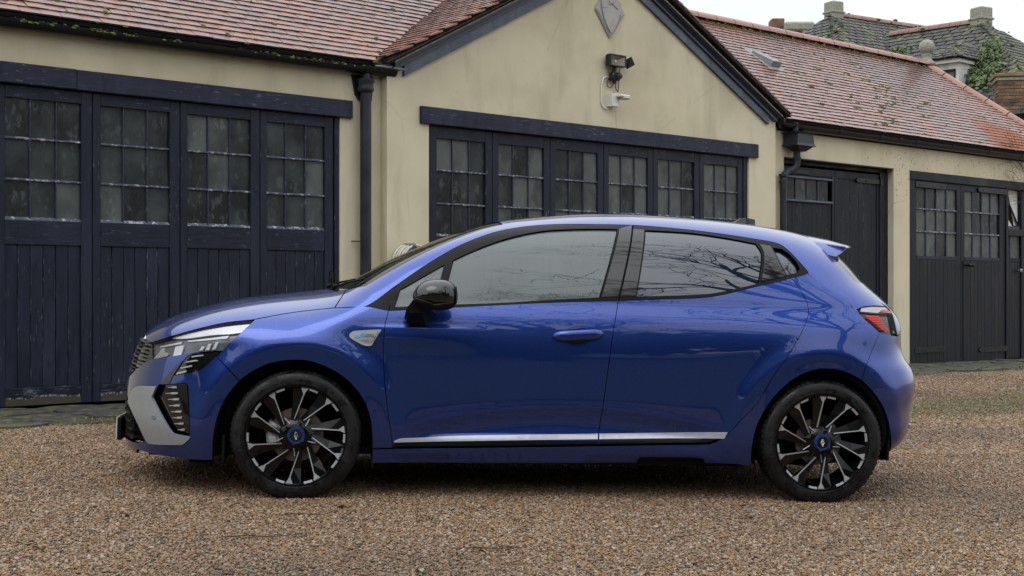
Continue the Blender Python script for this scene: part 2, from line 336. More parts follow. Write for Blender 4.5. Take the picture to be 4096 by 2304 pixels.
TAB = {
 'front_door': [(0.4218,0.9073), (0.4064,0.8367), (0.4015,0.7436), (0.4088,0.6005), (0.4256,0.4578), (0.4514,0.3031), (0.4587,0.2592), (1.0971,0.2733), (1.4544,0.2816), (1.4564,0.2963), (1.4907,0.6205), (1.5163,0.8316), (1.5463,0.9832), (1.2931,0.9708), (1.0538,0.9551), (0.7598,0.9328), (0.5265,0.9146)],
 'rear_door': [(1.5463,0.9832), (1.5163,0.8316), (1.4907,0.6205), (1.4564,0.2963), (1.4544,0.2816), (1.8404,0.292), (2.0038,0.2961), (2.0522,0.3117), (2.1049,0.3445), (2.1588,0.4041), (2.2464,0.5007), (2.3246,0.6369), (2.3855,0.7233), (2.4374,0.8056), (2.4802,0.8804), (2.5059,0.9377), (2.5102,0.975), (2.4946,1.0244), (2.4658,1.075), (2.4385,1.1195), (2.3577,1.0972), (2.2242,1.0649), (2.0926,1.0304), (1.9949,1.0118), (1.8982,1.0031), (1.7075,0.9934)],
 'front_fender': [(-0.214,0.8481), (-0.1061,0.8718), (-0.0004,0.8908), (0.1678,0.9135), (0.2381,0.918), (0.3153,0.9249), (0.4218,0.9073), (0.4064,0.8367), (0.4015,0.7436), (0.4088,0.6005), (0.4256,0.4578), (0.4514,0.3031), (0.4587,0.2592), (0.459,0.2506), (0.3638,0.2457), (0.3636,0.2518), (0.3533,0.3653), (0.3284,0.45), (0.2937,0.5093), (0.2401,0.568), (0.174,0.6144), (0.1079,0.644), (0.0423,0.6617), (-0.0221,0.6639), (-0.0862,0.6567), (-0.1499,0.6389), (-0.2143,0.6044), (-0.2705,0.5618), (-0.3789,0.6683), (-0.3562,0.7016), (-0.2981,0.761), (-0.2137,0.8458)],
 'side': [(0.1678,0.9158), (0.2381,0.9204), (0.3153,0.9273), (0.4526,1.0269), (0.5838,1.123), (0.7326,1.2164), (0.8233,1.2621), (0.9474,1.3098), (1.0713,1.3388), (1.196,1.3559), (1.3189,1.3634), (1.471,1.3666), (1.6509,1.3684), (1.807,1.3621), (2.0013,1.3479), (2.195,1.3265), (2.331,1.3088), (2.3561,1.3057), (2.3921,1.2978), (2.4221,1.283), (2.46,1.2446), (2.4977,1.1975), (2.5316,1.1525), (2.5243,1.1422), (2.5085,1.1366), (2.4385,1.1195), (2.4658,1.075), (2.4946,1.0244), (2.5102,0.975), (2.5059,0.9377), (2.4802,0.8804), (2.4374,0.8056), (2.3855,0.7233), (2.3246,0.6369), (2.2464,0.5007), (2.1588,0.4041), (2.1049,0.3445), (2.0561,0.3044), (2.0041,0.2874), (1.8405,0.2835), (1.0976,0.2635), (0.4592,0.2469), (0.3639,0.2432), (0.363,0.175), (1.106,0.179), (1.954,0.191), (2.239,0.188), (2.2322,0.1965), (2.2274,0.2564), (2.237,0.3466), (2.2642,0.4239), (2.3127,0.5078), (2.3761,0.5795), (2.4466,0.6329), (2.5105,0.6602), (2.5763,0.6726), (2.6433,0.669), (2.7115,0.6503), (2.7742,0.6201), (2.7979,0.6965), (2.8832,0.856), (2.8057,0.9195), (2.7828,0.9431), (2.7662,0.9698), (2.7981,0.9819), (2.8702,0.9911), (2.9693,0.9893), (2.9462,1.008), (2.8894,1.0541), (2.8552,1.0918), (2.8233,1.1115), (2.7003,1.2501), (2.6331,1.3399)],
 'corner': [(0.3177,0.9273), (0.4526,1.0257), (0.4206,0.9072)],
 'fframe': [(0.4242,0.9085), (0.455,1.0257), (0.5838,1.123), (0.7326,1.2164), (0.8233,1.2621), (0.9474,1.3098), (1.0713,1.3388), (1.196,1.3559), (1.3189,1.3634), (1.471,1.3666), (1.6509,1.3684), (1.5463,0.9832), (1.2931,0.9708), (1.0538,0.9551), (0.7598,0.9328), (0.5265,0.9146)],
 'rframe': [(1.6543,1.3671), (1.807,1.3621), (2.0013,1.3479), (2.195,1.3265), (2.331,1.3088), (2.3561,1.3057), (2.3921,1.2978), (2.4221,1.283), (2.46,1.2446), (2.4977,1.1975), (2.5316,1.1525), (2.5243,1.1422), (2.5085,1.1366), (2.4385,1.1195), (2.3577,1.0972), (2.2242,1.0649), (2.0926,1.0304), (1.9949,1.0118), (1.8982,1.0031), (1.7075,0.9934), (1.5494,0.9833)],
 'fq_glass': [(0.4514,0.9271), (0.4756,1.0082), (0.6894,1.1369), (0.6413,0.9401), (0.5366,0.9328)],
 'fglass': [(0.7334,1.1597), (0.8198,1.2036), (0.9414,1.2562), (1.0639,1.2957), (1.1886,1.323), (1.3121,1.3347), (1.4344,1.3411), (1.5648,1.3439), (1.4524,0.998), (1.1734,0.9763), (0.9364,0.9583), (0.7538,0.9477), (0.6788,0.9422)],
 'rglass': [(1.7106,1.3432), (1.9315,1.3371), (2.1248,1.3156), (2.2763,1.2909), (2.2956,1.2361), (2.2615,1.0882), (2.1587,1.0622), (2.028,1.0331), (1.8992,1.021), (1.638,1.0063)],
 'rpillar': [(2.2939,1.2882), (2.3517,1.2803), (2.4101,1.1284), (2.2749,1.0918), (2.3076,1.2364)],
 'qglass': [(2.3633,1.2721), (2.4104,1.2678), (2.4453,1.2408), (2.4773,1.1964), (2.4873,1.1677), (2.4695,1.1499), (2.4144,1.1368)],
 'bpillar_f': [(1.5756,1.3443), (1.6454,1.3649), (1.5466,1.0035), (1.4597,0.9977)],
 'bpillar_r': [(1.6461,1.3451), (1.704,1.343), (1.6329,1.0062), (1.5544,1.0023)],
 'bonnet_side': [(-0.2155,0.8504), (-0.1064,0.8741), (-0.0007,0.8931), (0.1642,0.9157), (0.218,1.0036)],
 'ws_side': [(0.2205,1.0037), (0.3118,1.0233), (0.4099,1.0857), (0.5268,1.1549), (0.6459,1.219), (0.7683,1.275), (0.8921,1.3233), (0.9954,1.3521)],
 'hl': [(-0.7333,0.6366), (-0.7373,0.6706), (-0.7431,0.7148), (-0.5967,0.7597), (-0.4866,0.794), (-0.3552,0.8276), (-0.2142,0.8476), (-0.2933,0.7588), (-0.3566,0.701), (-0.4793,0.6899), (-0.5756,0.6741)],
 'bonnet_front': [(-0.7436,0.7174), (-0.5971,0.7623), (-0.487,0.7966), (-0.3555,0.8301), (-0.2145,0.8501)],
 'lowlamp': [(-0.3565,0.6984), (-0.5126,0.6715), (-0.5525,0.6315), (-0.5996,0.5709), (-0.5714,0.5753), (-0.4629,0.6045), (-0.4367,0.6239)],
 'strip': [(-0.5461,0.645), (-0.5557,0.6248), (-0.5923,0.5668), (-0.6088,0.5294), (-0.656,0.5258), (-0.6352,0.5571), (-0.5732,0.6238)],
 'blade': [(-0.7851,0.4998), (-0.67,0.517), (-0.6952,0.4592), (-0.5882,0.3022), (-0.5608,0.2928), (-0.4999,0.2863), (-0.4987,0.2739), (-0.5322,0.2461), (-0.5607,0.2423), (-0.7027,0.2318), (-0.7203,0.2411), (-0.7755,0.3278), (-0.8433,0.4139), (-0.8302,0.455)],
 'curtain': [(-0.6646,0.5219), (-0.5253,0.538), (-0.5147,0.5248), (-0.51,0.4463), (-0.4999,0.2913), (-0.5583,0.2965), (-0.585,0.3049), (-0.6918,0.4596)],
 'curtain_fin': [(-0.5744,0.5312), (-0.5226,0.5332), (-0.5152,0.446), (-0.503,0.2936), (-0.5196,0.2999), (-0.5511,0.4438)],
 'cb0': [(-0.6299,0.5129), (-0.609,0.5165), (-0.6048,0.5187), (-0.583,0.5207), (-0.5833,0.5113), (-0.6087,0.5096), (-0.6099,0.5119), (-0.6298,0.5104)],
 'cb1': [(-0.6426,0.4826), (-0.6121,0.487), (-0.6078,0.4893), (-0.5769,0.492), (-0.5772,0.4826), (-0.6118,0.4801), (-0.613,0.4825), (-0.6425,0.4801)],
 'cb2': [(-0.6281,0.4545), (-0.6014,0.4586), (-0.5972,0.4609), (-0.5698,0.4633), (-0.5701,0.4539), (-0.6012,0.4517), (-0.6023,0.4541), (-0.628,0.452)],
 'cb3': [(-0.6219,0.4252), (-0.5953,0.4293), (-0.5911,0.4316), (-0.5639,0.434), (-0.5642,0.4246), (-0.5951,0.4224), (-0.5962,0.4248), (-0.6218,0.4228)],
 'cb4': [(-0.6103,0.3969), (-0.5852,0.4009), (-0.5811,0.4032), (-0.5553,0.4055), (-0.5556,0.396), (-0.5851,0.394), (-0.5862,0.3963), (-0.6102,0.3945)],
 'cb5': [(-0.6015,0.3684), (-0.5792,0.3721), (-0.5751,0.3744), (-0.552,0.3765), (-0.5523,0.3671), (-0.579,0.3652), (-0.5801,0.3676), (-0.6015,0.3659)],
 'cb6': [(-0.5929,0.3398), (-0.5707,0.3435), (-0.5666,0.3458), (-0.5435,0.3479), (-0.5439,0.3385), (-0.5706,0.3366), (-0.5716,0.339), (-0.5929,0.3373)],
 'cb7': [(-0.5715,0.3115), (-0.5564,0.3147), (-0.5523,0.317), (-0.5363,0.3186), (-0.5367,0.3091), (-0.5563,0.3077), (-0.5574,0.3101), (-0.5714,0.309)],
 'hb0': [(-0.6221,0.7519), (-0.5376,0.7793), (-0.4466,0.8033), (-0.3382,0.8243), (-0.2286,0.8389), (-0.2687,0.7951), (-0.3244,0.7853), (-0.4034,0.7789), (-0.5454,0.7547)],
 'hb1': [(-0.5456,0.7449), (-0.3338,0.7783), (-0.3437,0.7625), (-0.5336,0.7397)],
 'hb2': [(-0.6938,0.7076), (-0.5735,0.7376), (-0.5781,0.7266), (-0.6933,0.7041)],
 'hb3': [(-0.7269,0.6449), (-0.6938,0.6824), (-0.6855,0.6998), (-0.6634,0.7045), (-0.6681,0.6815), (-0.6426,0.6784), (-0.6454,0.6645)],
 'hb4': [(-0.6159,0.664), (-0.6072,0.7122), (-0.5632,0.7205), (-0.5635,0.7078), (-0.5722,0.674)],
 'hb5': [(-0.4808,0.6971), (-0.4679,0.7172), (-0.4527,0.7178), (-0.4606,0.6999)],
 'hb6': [(-0.4495,0.6994), (-0.4346,0.7312), (-0.4196,0.7318), (-0.4285,0.7011)],
 'hb7': [(-0.4155,0.7026), (-0.3985,0.7393), (-0.3837,0.7418), (-0.3973,0.7062)],
 'lb0': [(-0.5041,0.6677), (-0.4487,0.6779), (-0.4445,0.6727), (-0.5038,0.6623)],
 'lb1': [(-0.5313,0.6399), (-0.4805,0.6521), (-0.4702,0.6476), (-0.5285,0.6361)],
 'lb2': [(-0.5588,0.6109), (-0.5025,0.6256), (-0.4992,0.6189), (-0.5545,0.6062)],
 'lb3': [(-0.5747,0.5863), (-0.5273,0.5998), (-0.527,0.592), (-0.576,0.5764)],
 'badge': [(0.2359,0.7854), (0.2382,0.7934), (0.246,0.8016), (0.2562,0.807), (0.2973,0.812), (0.3854,0.8181), (0.3901,0.8165), (0.3879,0.8084), (0.3603,0.7651), (0.3472,0.7406), (0.3404,0.737), (0.3164,0.736), (0.2759,0.7529), (0.241,0.774)],
 'badge_in': [(0.2686,0.7671), (0.351,0.7736), (0.3707,0.808), (0.3868,0.8072), (0.3603,0.7663), (0.3504,0.7522), (0.3183,0.7498)],
 'letterA': [(0.2632,0.7779), (0.2755,0.7899), (0.274,0.783), (0.2831,0.7832), (0.3043,0.8039), (0.3107,0.8037), (0.3082,0.7875), (0.3162,0.7866), (0.3061,0.7817), (0.3039,0.7754), (0.2982,0.7752), (0.2986,0.781), (0.2866,0.7802), (0.2765,0.7722), (0.2714,0.7727), (0.2747,0.7779)],
 'letterhole': [(0.2916,0.7854), (0.3023,0.7943), (0.3008,0.7862)],
 'taillamp': [(2.7677,0.9704), (2.7978,0.9807), (2.8697,0.9899), (2.9913,0.9895), (3.0058,0.9773), (3.013,0.9529), (3.0083,0.9134), (3.0135,0.8706), (3.0269,0.8408), (2.9619,0.8466), (2.8857,0.8635), (2.806,0.9213), (2.7829,0.9437)],
 'tl_red': [(2.805,0.9429), (2.8895,0.9418), (2.9534,0.8619), (2.8903,0.8708), (2.8315,0.9061)],
 'tr0': [(2.8087,0.9405), (2.8915,0.9406), (2.8948,0.9359), (2.816,0.9353)],
 'tr1': [(2.8173,0.9317), (2.8984,0.9317), (2.9019,0.9269), (2.8247,0.9264)],
 'tr2': [(2.829,0.9229), (2.9072,0.9227), (2.9109,0.918), (2.8366,0.9176)],
 'tr3': [(2.8417,0.9141), (2.9139,0.9138), (2.9178,0.909), (2.8494,0.9088)],
 'tr4': [(2.8554,0.9053), (2.9201,0.9048), (2.9242,0.9), (2.8634,0.9)],
 'tr5': [(2.8696,0.8964), (2.9267,0.8957), (2.931,0.8909), (2.878,0.8911)],
 'tr6': [(2.879,0.8875), (2.9338,0.8867), (2.9384,0.8819), (2.8876,0.8822)],
 'tr7': [(2.8887,0.8786), (2.9413,0.8776), (2.9462,0.8728), (2.8977,0.8732)],
 'tr8': [(2.9103,0.8697), (2.9494,0.8686), (2.9545,0.8637), (2.9198,0.8643)],
 'tl_top': [(2.904,0.9583), (2.936,0.9726), (2.9995,0.9669), (3.0055,0.9529), (2.9872,0.9547)],
 'rscreen': [(2.7021,1.2475), (2.828,1.1117)],
 'gate_side': [(2.8233,1.1115), (2.8552,1.0918), (2.8894,1.0541), (2.9462,1.008)],
 'strim_f': [(0.4615,0.2861), (0.5019,0.2992), (1.4562,0.3342), (1.4541,0.3034), (1.0963,0.2953), (0.4653,0.2775)],
 'strim_r': [(1.4612,0.3342), (2.1021,0.3506), (2.0874,0.3164), (1.7151,0.3086), (1.459,0.3035)],
 'ctrim_f': [(0.4654,0.2763), (1.0964,0.2941), (1.4541,0.3022), (1.4532,0.2816), (1.0972,0.2721), (0.4661,0.2555)],
 'ctrim_r': [(1.459,0.3023), (1.715,0.3074), (2.0862,0.3151), (2.0498,0.3092), (2.0037,0.2973), (1.8404,0.292), (1.4594,0.2817)],
 'cup': [(1.281,0.8151), (1.2868,0.8281), (1.3087,0.845), (1.3373,0.8509), (1.3671,0.8475), (1.388,0.8321), (1.4001,0.8119), (1.3973,0.7884), (1.3768,0.7674), (1.3383,0.7578), (1.3055,0.7642), (1.2844,0.783)],
 'bump_a': [(-0.2704,0.5594), (-0.2773,0.5545), (-0.3336,0.476), (-0.371,0.3847), (-0.3881,0.2852), (-0.3913,0.1778)],
 'bump_bot': [(-0.3913,0.1778), (-0.489,0.1724), (-0.5934,0.1759), (-0.7045,0.1809), (-0.786,0.1832)],
 'bump_top': [(-0.3789,0.6683), (-0.3609,0.6979), (-0.4792,0.6864), (-0.5757,0.6698), (-0.729,0.6345)],
 'grille_r': [(-0.7432,0.712), (-0.7262,0.6372), (-0.8252,0.5491)],
 'low_r': [(-0.8412,0.4108), (-0.7201,0.2393)],
 'sensor': [(-0.6671,0.3639), (-0.6686,0.3578), (-0.6729,0.3529), (-0.6789,0.3506), (-0.6852,0.3515), (-0.6899,0.3552), (-0.6918,0.3609), (-0.6905,0.3671), (-0.6862,0.372), (-0.6802,0.3745), (-0.674,0.3738), (-0.6692,0.3701), (-0.6671,0.3644)],
 'arch_f': [(-0.2705,0.5618), (-0.2143,0.6044), (-0.1499,0.6389), (-0.0862,0.6567), (-0.0221,0.6639), (0.0423,0.6617), (0.1079,0.644), (0.174,0.6144), (0.2401,0.568), (0.2937,0.5093), (0.3284,0.45), (0.3533,0.3653), (0.3636,0.2518)],
 'rb': [(2.7756,0.6189), (2.7979,0.6965), (2.8832,0.856), (2.9618,0.8448), (3.0239,0.8378)],
 'rb_arch': [(2.7796,0.6165), (2.8453,0.5548), (2.901,0.4843), (2.9382,0.4117), (2.9591,0.3385), (2.9873,0.2655)],
 'handle': [(1.2142,0.802), (1.4734,0.8194)],
 'inner': [(0.3335,0.9087), (0.4219,0.8989), (0.5265,0.9146), (0.7598,0.9328), (1.0538,0.9551), (1.2931,0.9708), (1.5463,0.9832), (1.7075,0.9934), (1.8982,1.0031), (1.9949,1.0118), (2.0926,1.0304), (2.2242,1.0649), (2.3577,1.0972), (2.4385,1.1195), (2.4658,1.075), (2.4946,1.0244), (2.5102,0.975), (2.5059,0.9377), (2.4802,0.8804), (2.4374,0.8056), (2.3855,0.7233), (2.3246,0.6369), (2.2464,0.5007), (2.1588,0.4041), (2.1049,0.3445), (2.0038,0.2961), (1.0983,0.2487), (0.3688,0.2396), (0.3533,0.3653), (0.3284,0.45), (0.2937,0.5093), (0.2401,0.568), (0.174,0.6144), (0.0423,0.6617), (-0.0862,0.6567), (-0.2143,0.6044), (-0.3077,0.7044), (-0.2297,0.8002)],
}
CUT = {
 'mir': [(0.526,0.983), (0.54,1.016), (0.562,1.039), (0.593,1.055), (0.638,1.062), (0.683,1.061), (0.715,1.046), (0.732,1.021), (0.739,0.99), (0.736,0.956), (0.715,0.93), (0.676,0.919), (0.63,0.916), (0.573,0.935), (0.538,0.954)],
 'mir_low': [(0.528,0.979), (0.573,0.952), (0.629,0.952), (0.737,0.967), (0.736,0.956), (0.715,0.93), (0.676,0.919), (0.63,0.916), (0.573,0.935), (0.538,0.954)],
 'stalk': [(0.545,0.95), (0.494,0.877), (0.513,0.851), (0.594,0.852), (0.627,0.915), (0.602,0.94)],
 'fin': [(2.338,1.426), (2.392,1.457), (2.421,1.461), (2.473,1.453), (2.465,1.413)],
 'plate': [(-0.9,0.328), (-0.861,0.335), (-0.899,0.209), (-0.861,0.22)],
 'tip': [(2.798,1.293), (2.798,1.28), (2.71,1.251), (2.596,1.337)],
 'lip': [(-0.443,0.133), (-0.404,0.153), (-0.464,0.159)],
 'whc': [(-0.008,0.303), (2.587,0.304), (-0.015,0.551), (0.23,0.306)],
}
# ------------------------------------------------------------ the coach house: local frame x = along the front (s), y = into the building, z = height above eye level
P0 = Vector((-3.888, 10.44, ZC)); FRZ = math.atan2(5500, 5972)
D3 = Vector((math.cos(FRZ), math.sin(FRZ), 0)); N3 = Vector((math.sin(FRZ), -math.cos(FRZ), 0))
def inframe(p, m=.03):
    """rough test: does a world point fall in the camera's frame"""
    return p.y > .5 and abs(p.x/p.y) < .3724+m and -(.2095+m) < (p.z-ZC)/p.y < .2095+m
camloc = Vector((0, 0, ZC))
def tile_proto(name, w, L, th, jag=0):
    mb = MB(); x = [0, w*.33, w*.67, w]; V = []
    for (y, z0, z1) in ((0, th*.9, th*1.9), (L, -.002, th-.002)):
        for i, xx in enumerate(x):
            cmb = .0008*math.sin(math.pi*i/3); dy = (random.uniform(-jag, jag) if y == 0 else 0)
            V += [(xx, y+dy, z0+cmb), (xx, y+dy, z1+cmb)]
    Fc = []
    for i in range(3): Fc += [(2*i+1, 2*i+3, 2*i+11, 2*i+9), (2*i, 2*i+8, 2*i+10, 2*i+2), (2*i, 2*i+2, 2*i+3, 2*i+1)]
    Fc += [(0, 1, 9, 8), (6, 14, 15, 7)]
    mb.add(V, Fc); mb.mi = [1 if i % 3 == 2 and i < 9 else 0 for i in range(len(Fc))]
    return mb
def pip(px, py, poly):
    c = np.zeros(px.shape, bool); n = len(poly)
    for i in range(n):
        x0, y0 = poly[i]; x1, y1 = poly[(i+1) % n]
        if y0 == y1: continue
        c ^= ((y0 > py) != (y1 > py)) & (px < (x1-x0)*(py-y0)/(y1-y0)+x0)
    return c
def tile_plane(parent, o, a, b, poly, mats, w=.165, L=.17, th=.015, gauge=.1, cap=300, name='tile', gapw=.004, jag=0, jit=.003, wvar=0, verge=None, tw=1.):
    """rows of tiles over a sloping plane; the ones that show largest are objects, the rest one 'stuff' part"""
    o = Vector(o); a = Vector(a).normalized(); b = Vector(b).normalized(); n = a.cross(b)
    mw = parent.matrix_world if parent.parent is None else parent.parent.matrix_world
    protos = []
    for k in range(4 if jag else 2):
        mb = tile_proto(name, w-gapw, L, th, jag); protos.append(mb)
    xs = [p[0] for p in poly]; ys = [p[1] for p in poly]
    items = []; halves = []; row = 0; y = min(ys)
    while y < max(ys)-gauge*.5:
        x = min(xs)-w + (row % 2)*w/2 + random.uniform(-.004, .004)
        if verge: x = min(xs) + (row % 2)*w/2
        if verge == 'max': x = max(xs)-w*math.ceil((max(xs)-min(xs))/w) - (row % 2)*w/2
        m = int((max(xs)-x)/w)+1
        X = x+w*np.arange(m); ok = pip(X+w/2, np.full(m, y+gauge*.4), poly)
        for q in X[ok]: items.append((q, y))
        if verge and row % 2:
            e = min(xs) if verge == 'min' else max(xs)-w/2
            if pip(np.array([e+w/4]), np.array([y+gauge*.4]), poly)[0]: halves.append((e, y))
        y += gauge; row += 1
    base = Matrix.Translation(o) @ Matrix(((a.x, b.x, n.x, 0), (a.y, b.y, n.y, 0), (a.z, b.z, n.z, 0), (0, 0, 0, 1)))
    lst = []
    for q, y, hf in [(q, y, 0) for q, y in items]+[(q, y, 1) for q, y in halves]:
        M = base @ Matrix.Translation((q+random.uniform(-jit, jit), y+random.uniform(-jit, jit)*1.2, random.uniform(0, .003)))
        R = Matrix.Rotation(random.gauss(0, .006)*tw, 4, 'Z') @ Matrix.Rotation(random.gauss(0, .004)*tw, 4, 'X') @ Matrix.Rotation(random.gauss(0, .002)*tw, 4, 'Y')
        if hf: R = R @ Matrix.Diagonal((.5, 1, 1, 1))
        if wvar: R = R @ Matrix.Diagonal((random.uniform(1-wvar, 1), 1, 1, 1))
        M = M @ R; wp_ = mw @ M.translation
        lst.append((0 if inframe(wp_, .0) else 1, (wp_-camloc).length, M))
    lst.sort(key=lambda t: (t[0], t[1]))
    mes = []
    for k, mb in enumerate(protos):
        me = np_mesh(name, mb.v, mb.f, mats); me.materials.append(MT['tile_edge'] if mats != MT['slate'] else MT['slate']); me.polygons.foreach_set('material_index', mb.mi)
        bm = bmesh.new(); bm.from_mesh(me); bmesh.ops.recalc_face_normals(bm, faces=bm.faces); bm.to_mesh(me); bm.free()
        mes.append(me)
    nobj = min(cap, sum(1 for t in lst if t[0] == 0))
    for t in lst[:nobj]:
        ob = bpy.data.objects.new(name, random.choice(mes)); C.objects.link(ob); ob.parent = parent; ob.matrix_local = t[2]
    rest = lst[nobj:]
    if rest:
        V = []; Fc = []; rv = []; mi_ = []
        arrs = [np.array(mb.v) for mb in protos]; pf = [[tuple(p.vertices) for p in me.polygons] for me in mes]
        for t in rest:
            k = random.randrange(len(protos)); Mn = np.array(t[2]); A_ = arrs[k]@Mn[:3, :3].T+Mn[:3, 3]; bI = len(V)
            V.extend(A_.tolist()); Fc.extend([tuple(i+bI for i in f) for f in pf[k]]); rv.extend([random.random()]*len(pf[k])); mi_.extend(protos[k].mi)
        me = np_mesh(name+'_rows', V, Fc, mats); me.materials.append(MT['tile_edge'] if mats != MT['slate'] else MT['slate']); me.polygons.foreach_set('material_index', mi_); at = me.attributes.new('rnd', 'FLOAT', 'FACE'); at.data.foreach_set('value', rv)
        r = link(name+'_rows', me, parent); r['kind'] = 'stuff'
    return items, base
def moss_on(parent, spots, name='moss'):
    """spots: (matrix, radius) ; small lumpy cushions"""
    V = []; Fc = []
    ico = bmesh.new(); bmesh.ops.create_icosphere(ico, subdivisions=2, radius=1); iv = np.array([v.co[:] for v in ico.verts]); fi = [tuple(v.index for v in f.verts) for f in ico.faces]; ico.free()
    for M, r in spots:
        s = np.array([r*random.uniform(.7, 1.7), r*random.uniform(.6, 1.1), r*random.uniform(.35, .75)])
        A_ = iv*s*(1+.28*rng.standard_normal((len(iv), 1))*.8); Mn = np.array(M); A_ = A_@Mn[:3, :3].T+Mn[:3, 3]
        b = len(V); V.extend(A_.tolist()); Fc.extend([tuple(i+b for i in f) for f in fi])
    me = np_mesh(name, V, Fc, MT['moss'], True); o = link(name, me, parent); o['kind'] = 'stuff'; return o
def wall_part(parent, rects, q0, q1, name='wall', extra=None):
    mb = MB()
    for s0, s1, z0, z1 in rects: mb.box(s0, s1, q0, q1, z0, z1)
    if extra: extra(mb)
    return mb.build(name, MT['render'], parent)
GZ = -1.35   # bottom of the walls, below the ground
# ---- a glazed coach-house door leaf -------------------------------------------------
def leaf(parent, s0, w, ztop, zg1, zg0, zrail, zbot, q, L=.07, Rr=.095, cols=3, rows=3, planks=6, pane='pane', special=None, label=None, botrail=.14):
    s1 = s0+w; g0 = s0+L; g1 = s1-Rr; G = .003
    f = MB(); f.box(s0+G, g0, q, q+.045, zbot, ztop, bev=.004); f.box(g1, s1-G, q, q+.045, zbot, ztop, bev=.004)
    d = f.build('garage_door', MT['door'], parent); d['label'] = label or 'door leaf with glazed top and boarded base'
    r = MB(); r.box(g0, g1, q+.001, q+.044, zg1, ztop-.001, bev=.003); r.mi = [1 if i > 5 else 0 for i in range(len(r.f))]; r.build('top_rail', [MT['rail'], MT['edge']], d)
    r = MB(); r.box(g0, g1, q+.001, q+.044, zrail, zg0, bev=.005); r.mi = [1 if i > 5 else 0 for i in range(len(r.f))]; r.build('middle_rail', [MT['rail'], MT['edge']], d)
    r = MB(); r.box(g0, g1, q+.001, q+.044, zbot+.001, zbot+botrail, bev=.004); r.build('bottom_rail', MT['foot'], d)
    b = .020; cw = (g1-g0-b*(cols-1))/cols; rh = (zg1-zg0-b*(rows-1))/rows
    # shared bar meshes
    for i in range(1, cols):
        m = MB(); x = g0+i*cw+(i-1)*b; m.prism([(x, q+.026), (x+b*.3, q+.010), (x+b*.7, q+.010), (x+b, q+.026)], zg0, zg1, axis='z'); m.build('glazing_bar', MT['vbar'], d)
    for j in range(1, rows):
        m = MB(); z = zg0+j*rh+(j-1)*b
        m.prism([(q+.026, z-.002), (q+.006, z+b*.25), (q+.006, z+b*.7), (q+.026, z+b+.002)], g0, g1, axis='x'); m.build('glazing_bar', MT['bar'], d)
    m = MB(); m.prism([(q+.026, zg0-.001), (q+.004, zg0-.001), (q+.026, zg0+.022)], g0, g1, axis='x'); m.build('sill_bead', MT['bar'], d)
    for i in range(cols):
        for j in range(rows):
            x = g0+i*(cw+b); z = zg0+j*(rh+b); m = MB()
            # old glass: slightly out of plane
            t = [random.uniform(-.0015, .0015) for _ in range(4)]
            m.add([(x-.004, q+.027+t[0], z-.004), (x+cw+.004, q+.027+t[1], z-.004), (x+cw+.004, q+.027+t[2], z+rh+.004), (x-.004, q+.027+t[3], z+rh+.004),
                   (x-.004, q+.031, z-.004), (x+cw+.004, q+.031, z-.004), (x+cw+.004, q+.031, z+rh+.004), (x-.004, q+.031, z+rh+.004)], [(0,1,2,3), (7,6,5,4), (0,4,5,1), (1,5,6,2), (2,6,7,3), (3,7,4,0)])
            mm = MT[pane]
            if special and (i, j) in special: mm = MT[special[i, j]]
            elif pane == 'pane2' and random.random() < .25: mm = MT['pane']
            elif pane == 'pane' and random.random() < .12: mm = MT['pane2']
            m.build('pane', mm, d)
    pw = (g1-g0)/planks
    for i in range(planks):
        m = MB(); x = g0+i*pw; dq = random.uniform(0, .003); m.box(x+.0025, x+pw-.0025, q+.012+dq, q+.034, zbot+botrail, zrail, bev=.0045); m.mi = [1 if i > 5 else 0 for i in range(len(m.f))]; m.build('plank', [MT['door'], MT['edge']], d)
    m = MB(); m.box(g0, g1, q+.035, q+.040, zbot+botrail, zrail); m.build('backing', MT['dark'], d)
    return d
# ============================ wing on the left =======================================
wing = empty('garage_wing', P0, FRZ); bpy.context.view_layer.update()
tag(wing, 'cream garage wing with four navy glazed door leaves, at the front of the car', 'garage')
ZB = -.93
wall_part(wing, [(-6, -.12, GZ, 2.02), (-.12, 3.148, 1.64, 2.02), (3.148, 3.62, GZ, 2.02)], 0, .3)
m = MB(); m.box(-.12, -.025, .03, .13, GZ+.3, 1.6, bev=.004); m.box(3.098, 3.1465, .012, .13, -1.1, 1.6, bev=.004); m.box(-.025, 3.098, .05, .13, 1.55, 1.62); m.build('door_frame', MT['door'], wing)
m = MB(); m.box(-.35, .60, -.035, .10, 1.562, 1.722, bev=.006); m.box(.602, 3.274, -.032, .10, 1.560, 1.720, bev=.006); m.build('lintel', MT['lintel'], wing)
m = MB(); m.box(-.12, 3.14, .3, .32, GZ, 2.0); m.build('inner_darkness', MT['dark'], wing)
LW = .7778
spec = {1: {(0, 0): 'pane2'}, 3: {(2, 0): 'pane2', (2, 1): 'pane2'}}
for k in range(4):
    leaf(wing, -.022+LW*k, LW, 1.556, 1.461, .526, .333, ZB+.02-.002*k, .02, special=spec.get(k),
         label=['blue-black door leaf at the edge of the picture, paint peeling at its foot', 'blue-black door leaf with one paler lower pane', 'blue-black door leaf third from the edge of the picture', 'blue-black door leaf with a small latch plate beside the drainpipe'][k])
def latch(d, x, z, q):
    m = MB(); m.box(x-.022, x+.022, q-.006, q, z-.075, z+.075, bev=.006); m.lathe([(0, -.004), (.012, -.004), (.012, 0)], 12, 'y', (x, q-.006, z+.04)); m.box(x-.006, x+.006, q-.02, q-.006, z-.03, z+.01, bev=.003); m.build('latch_plate', MT['iron'], d)
latch([o for o in C.objects if o.name.startswith('garage_door')][3], 3.065, -.02+.10, .02)
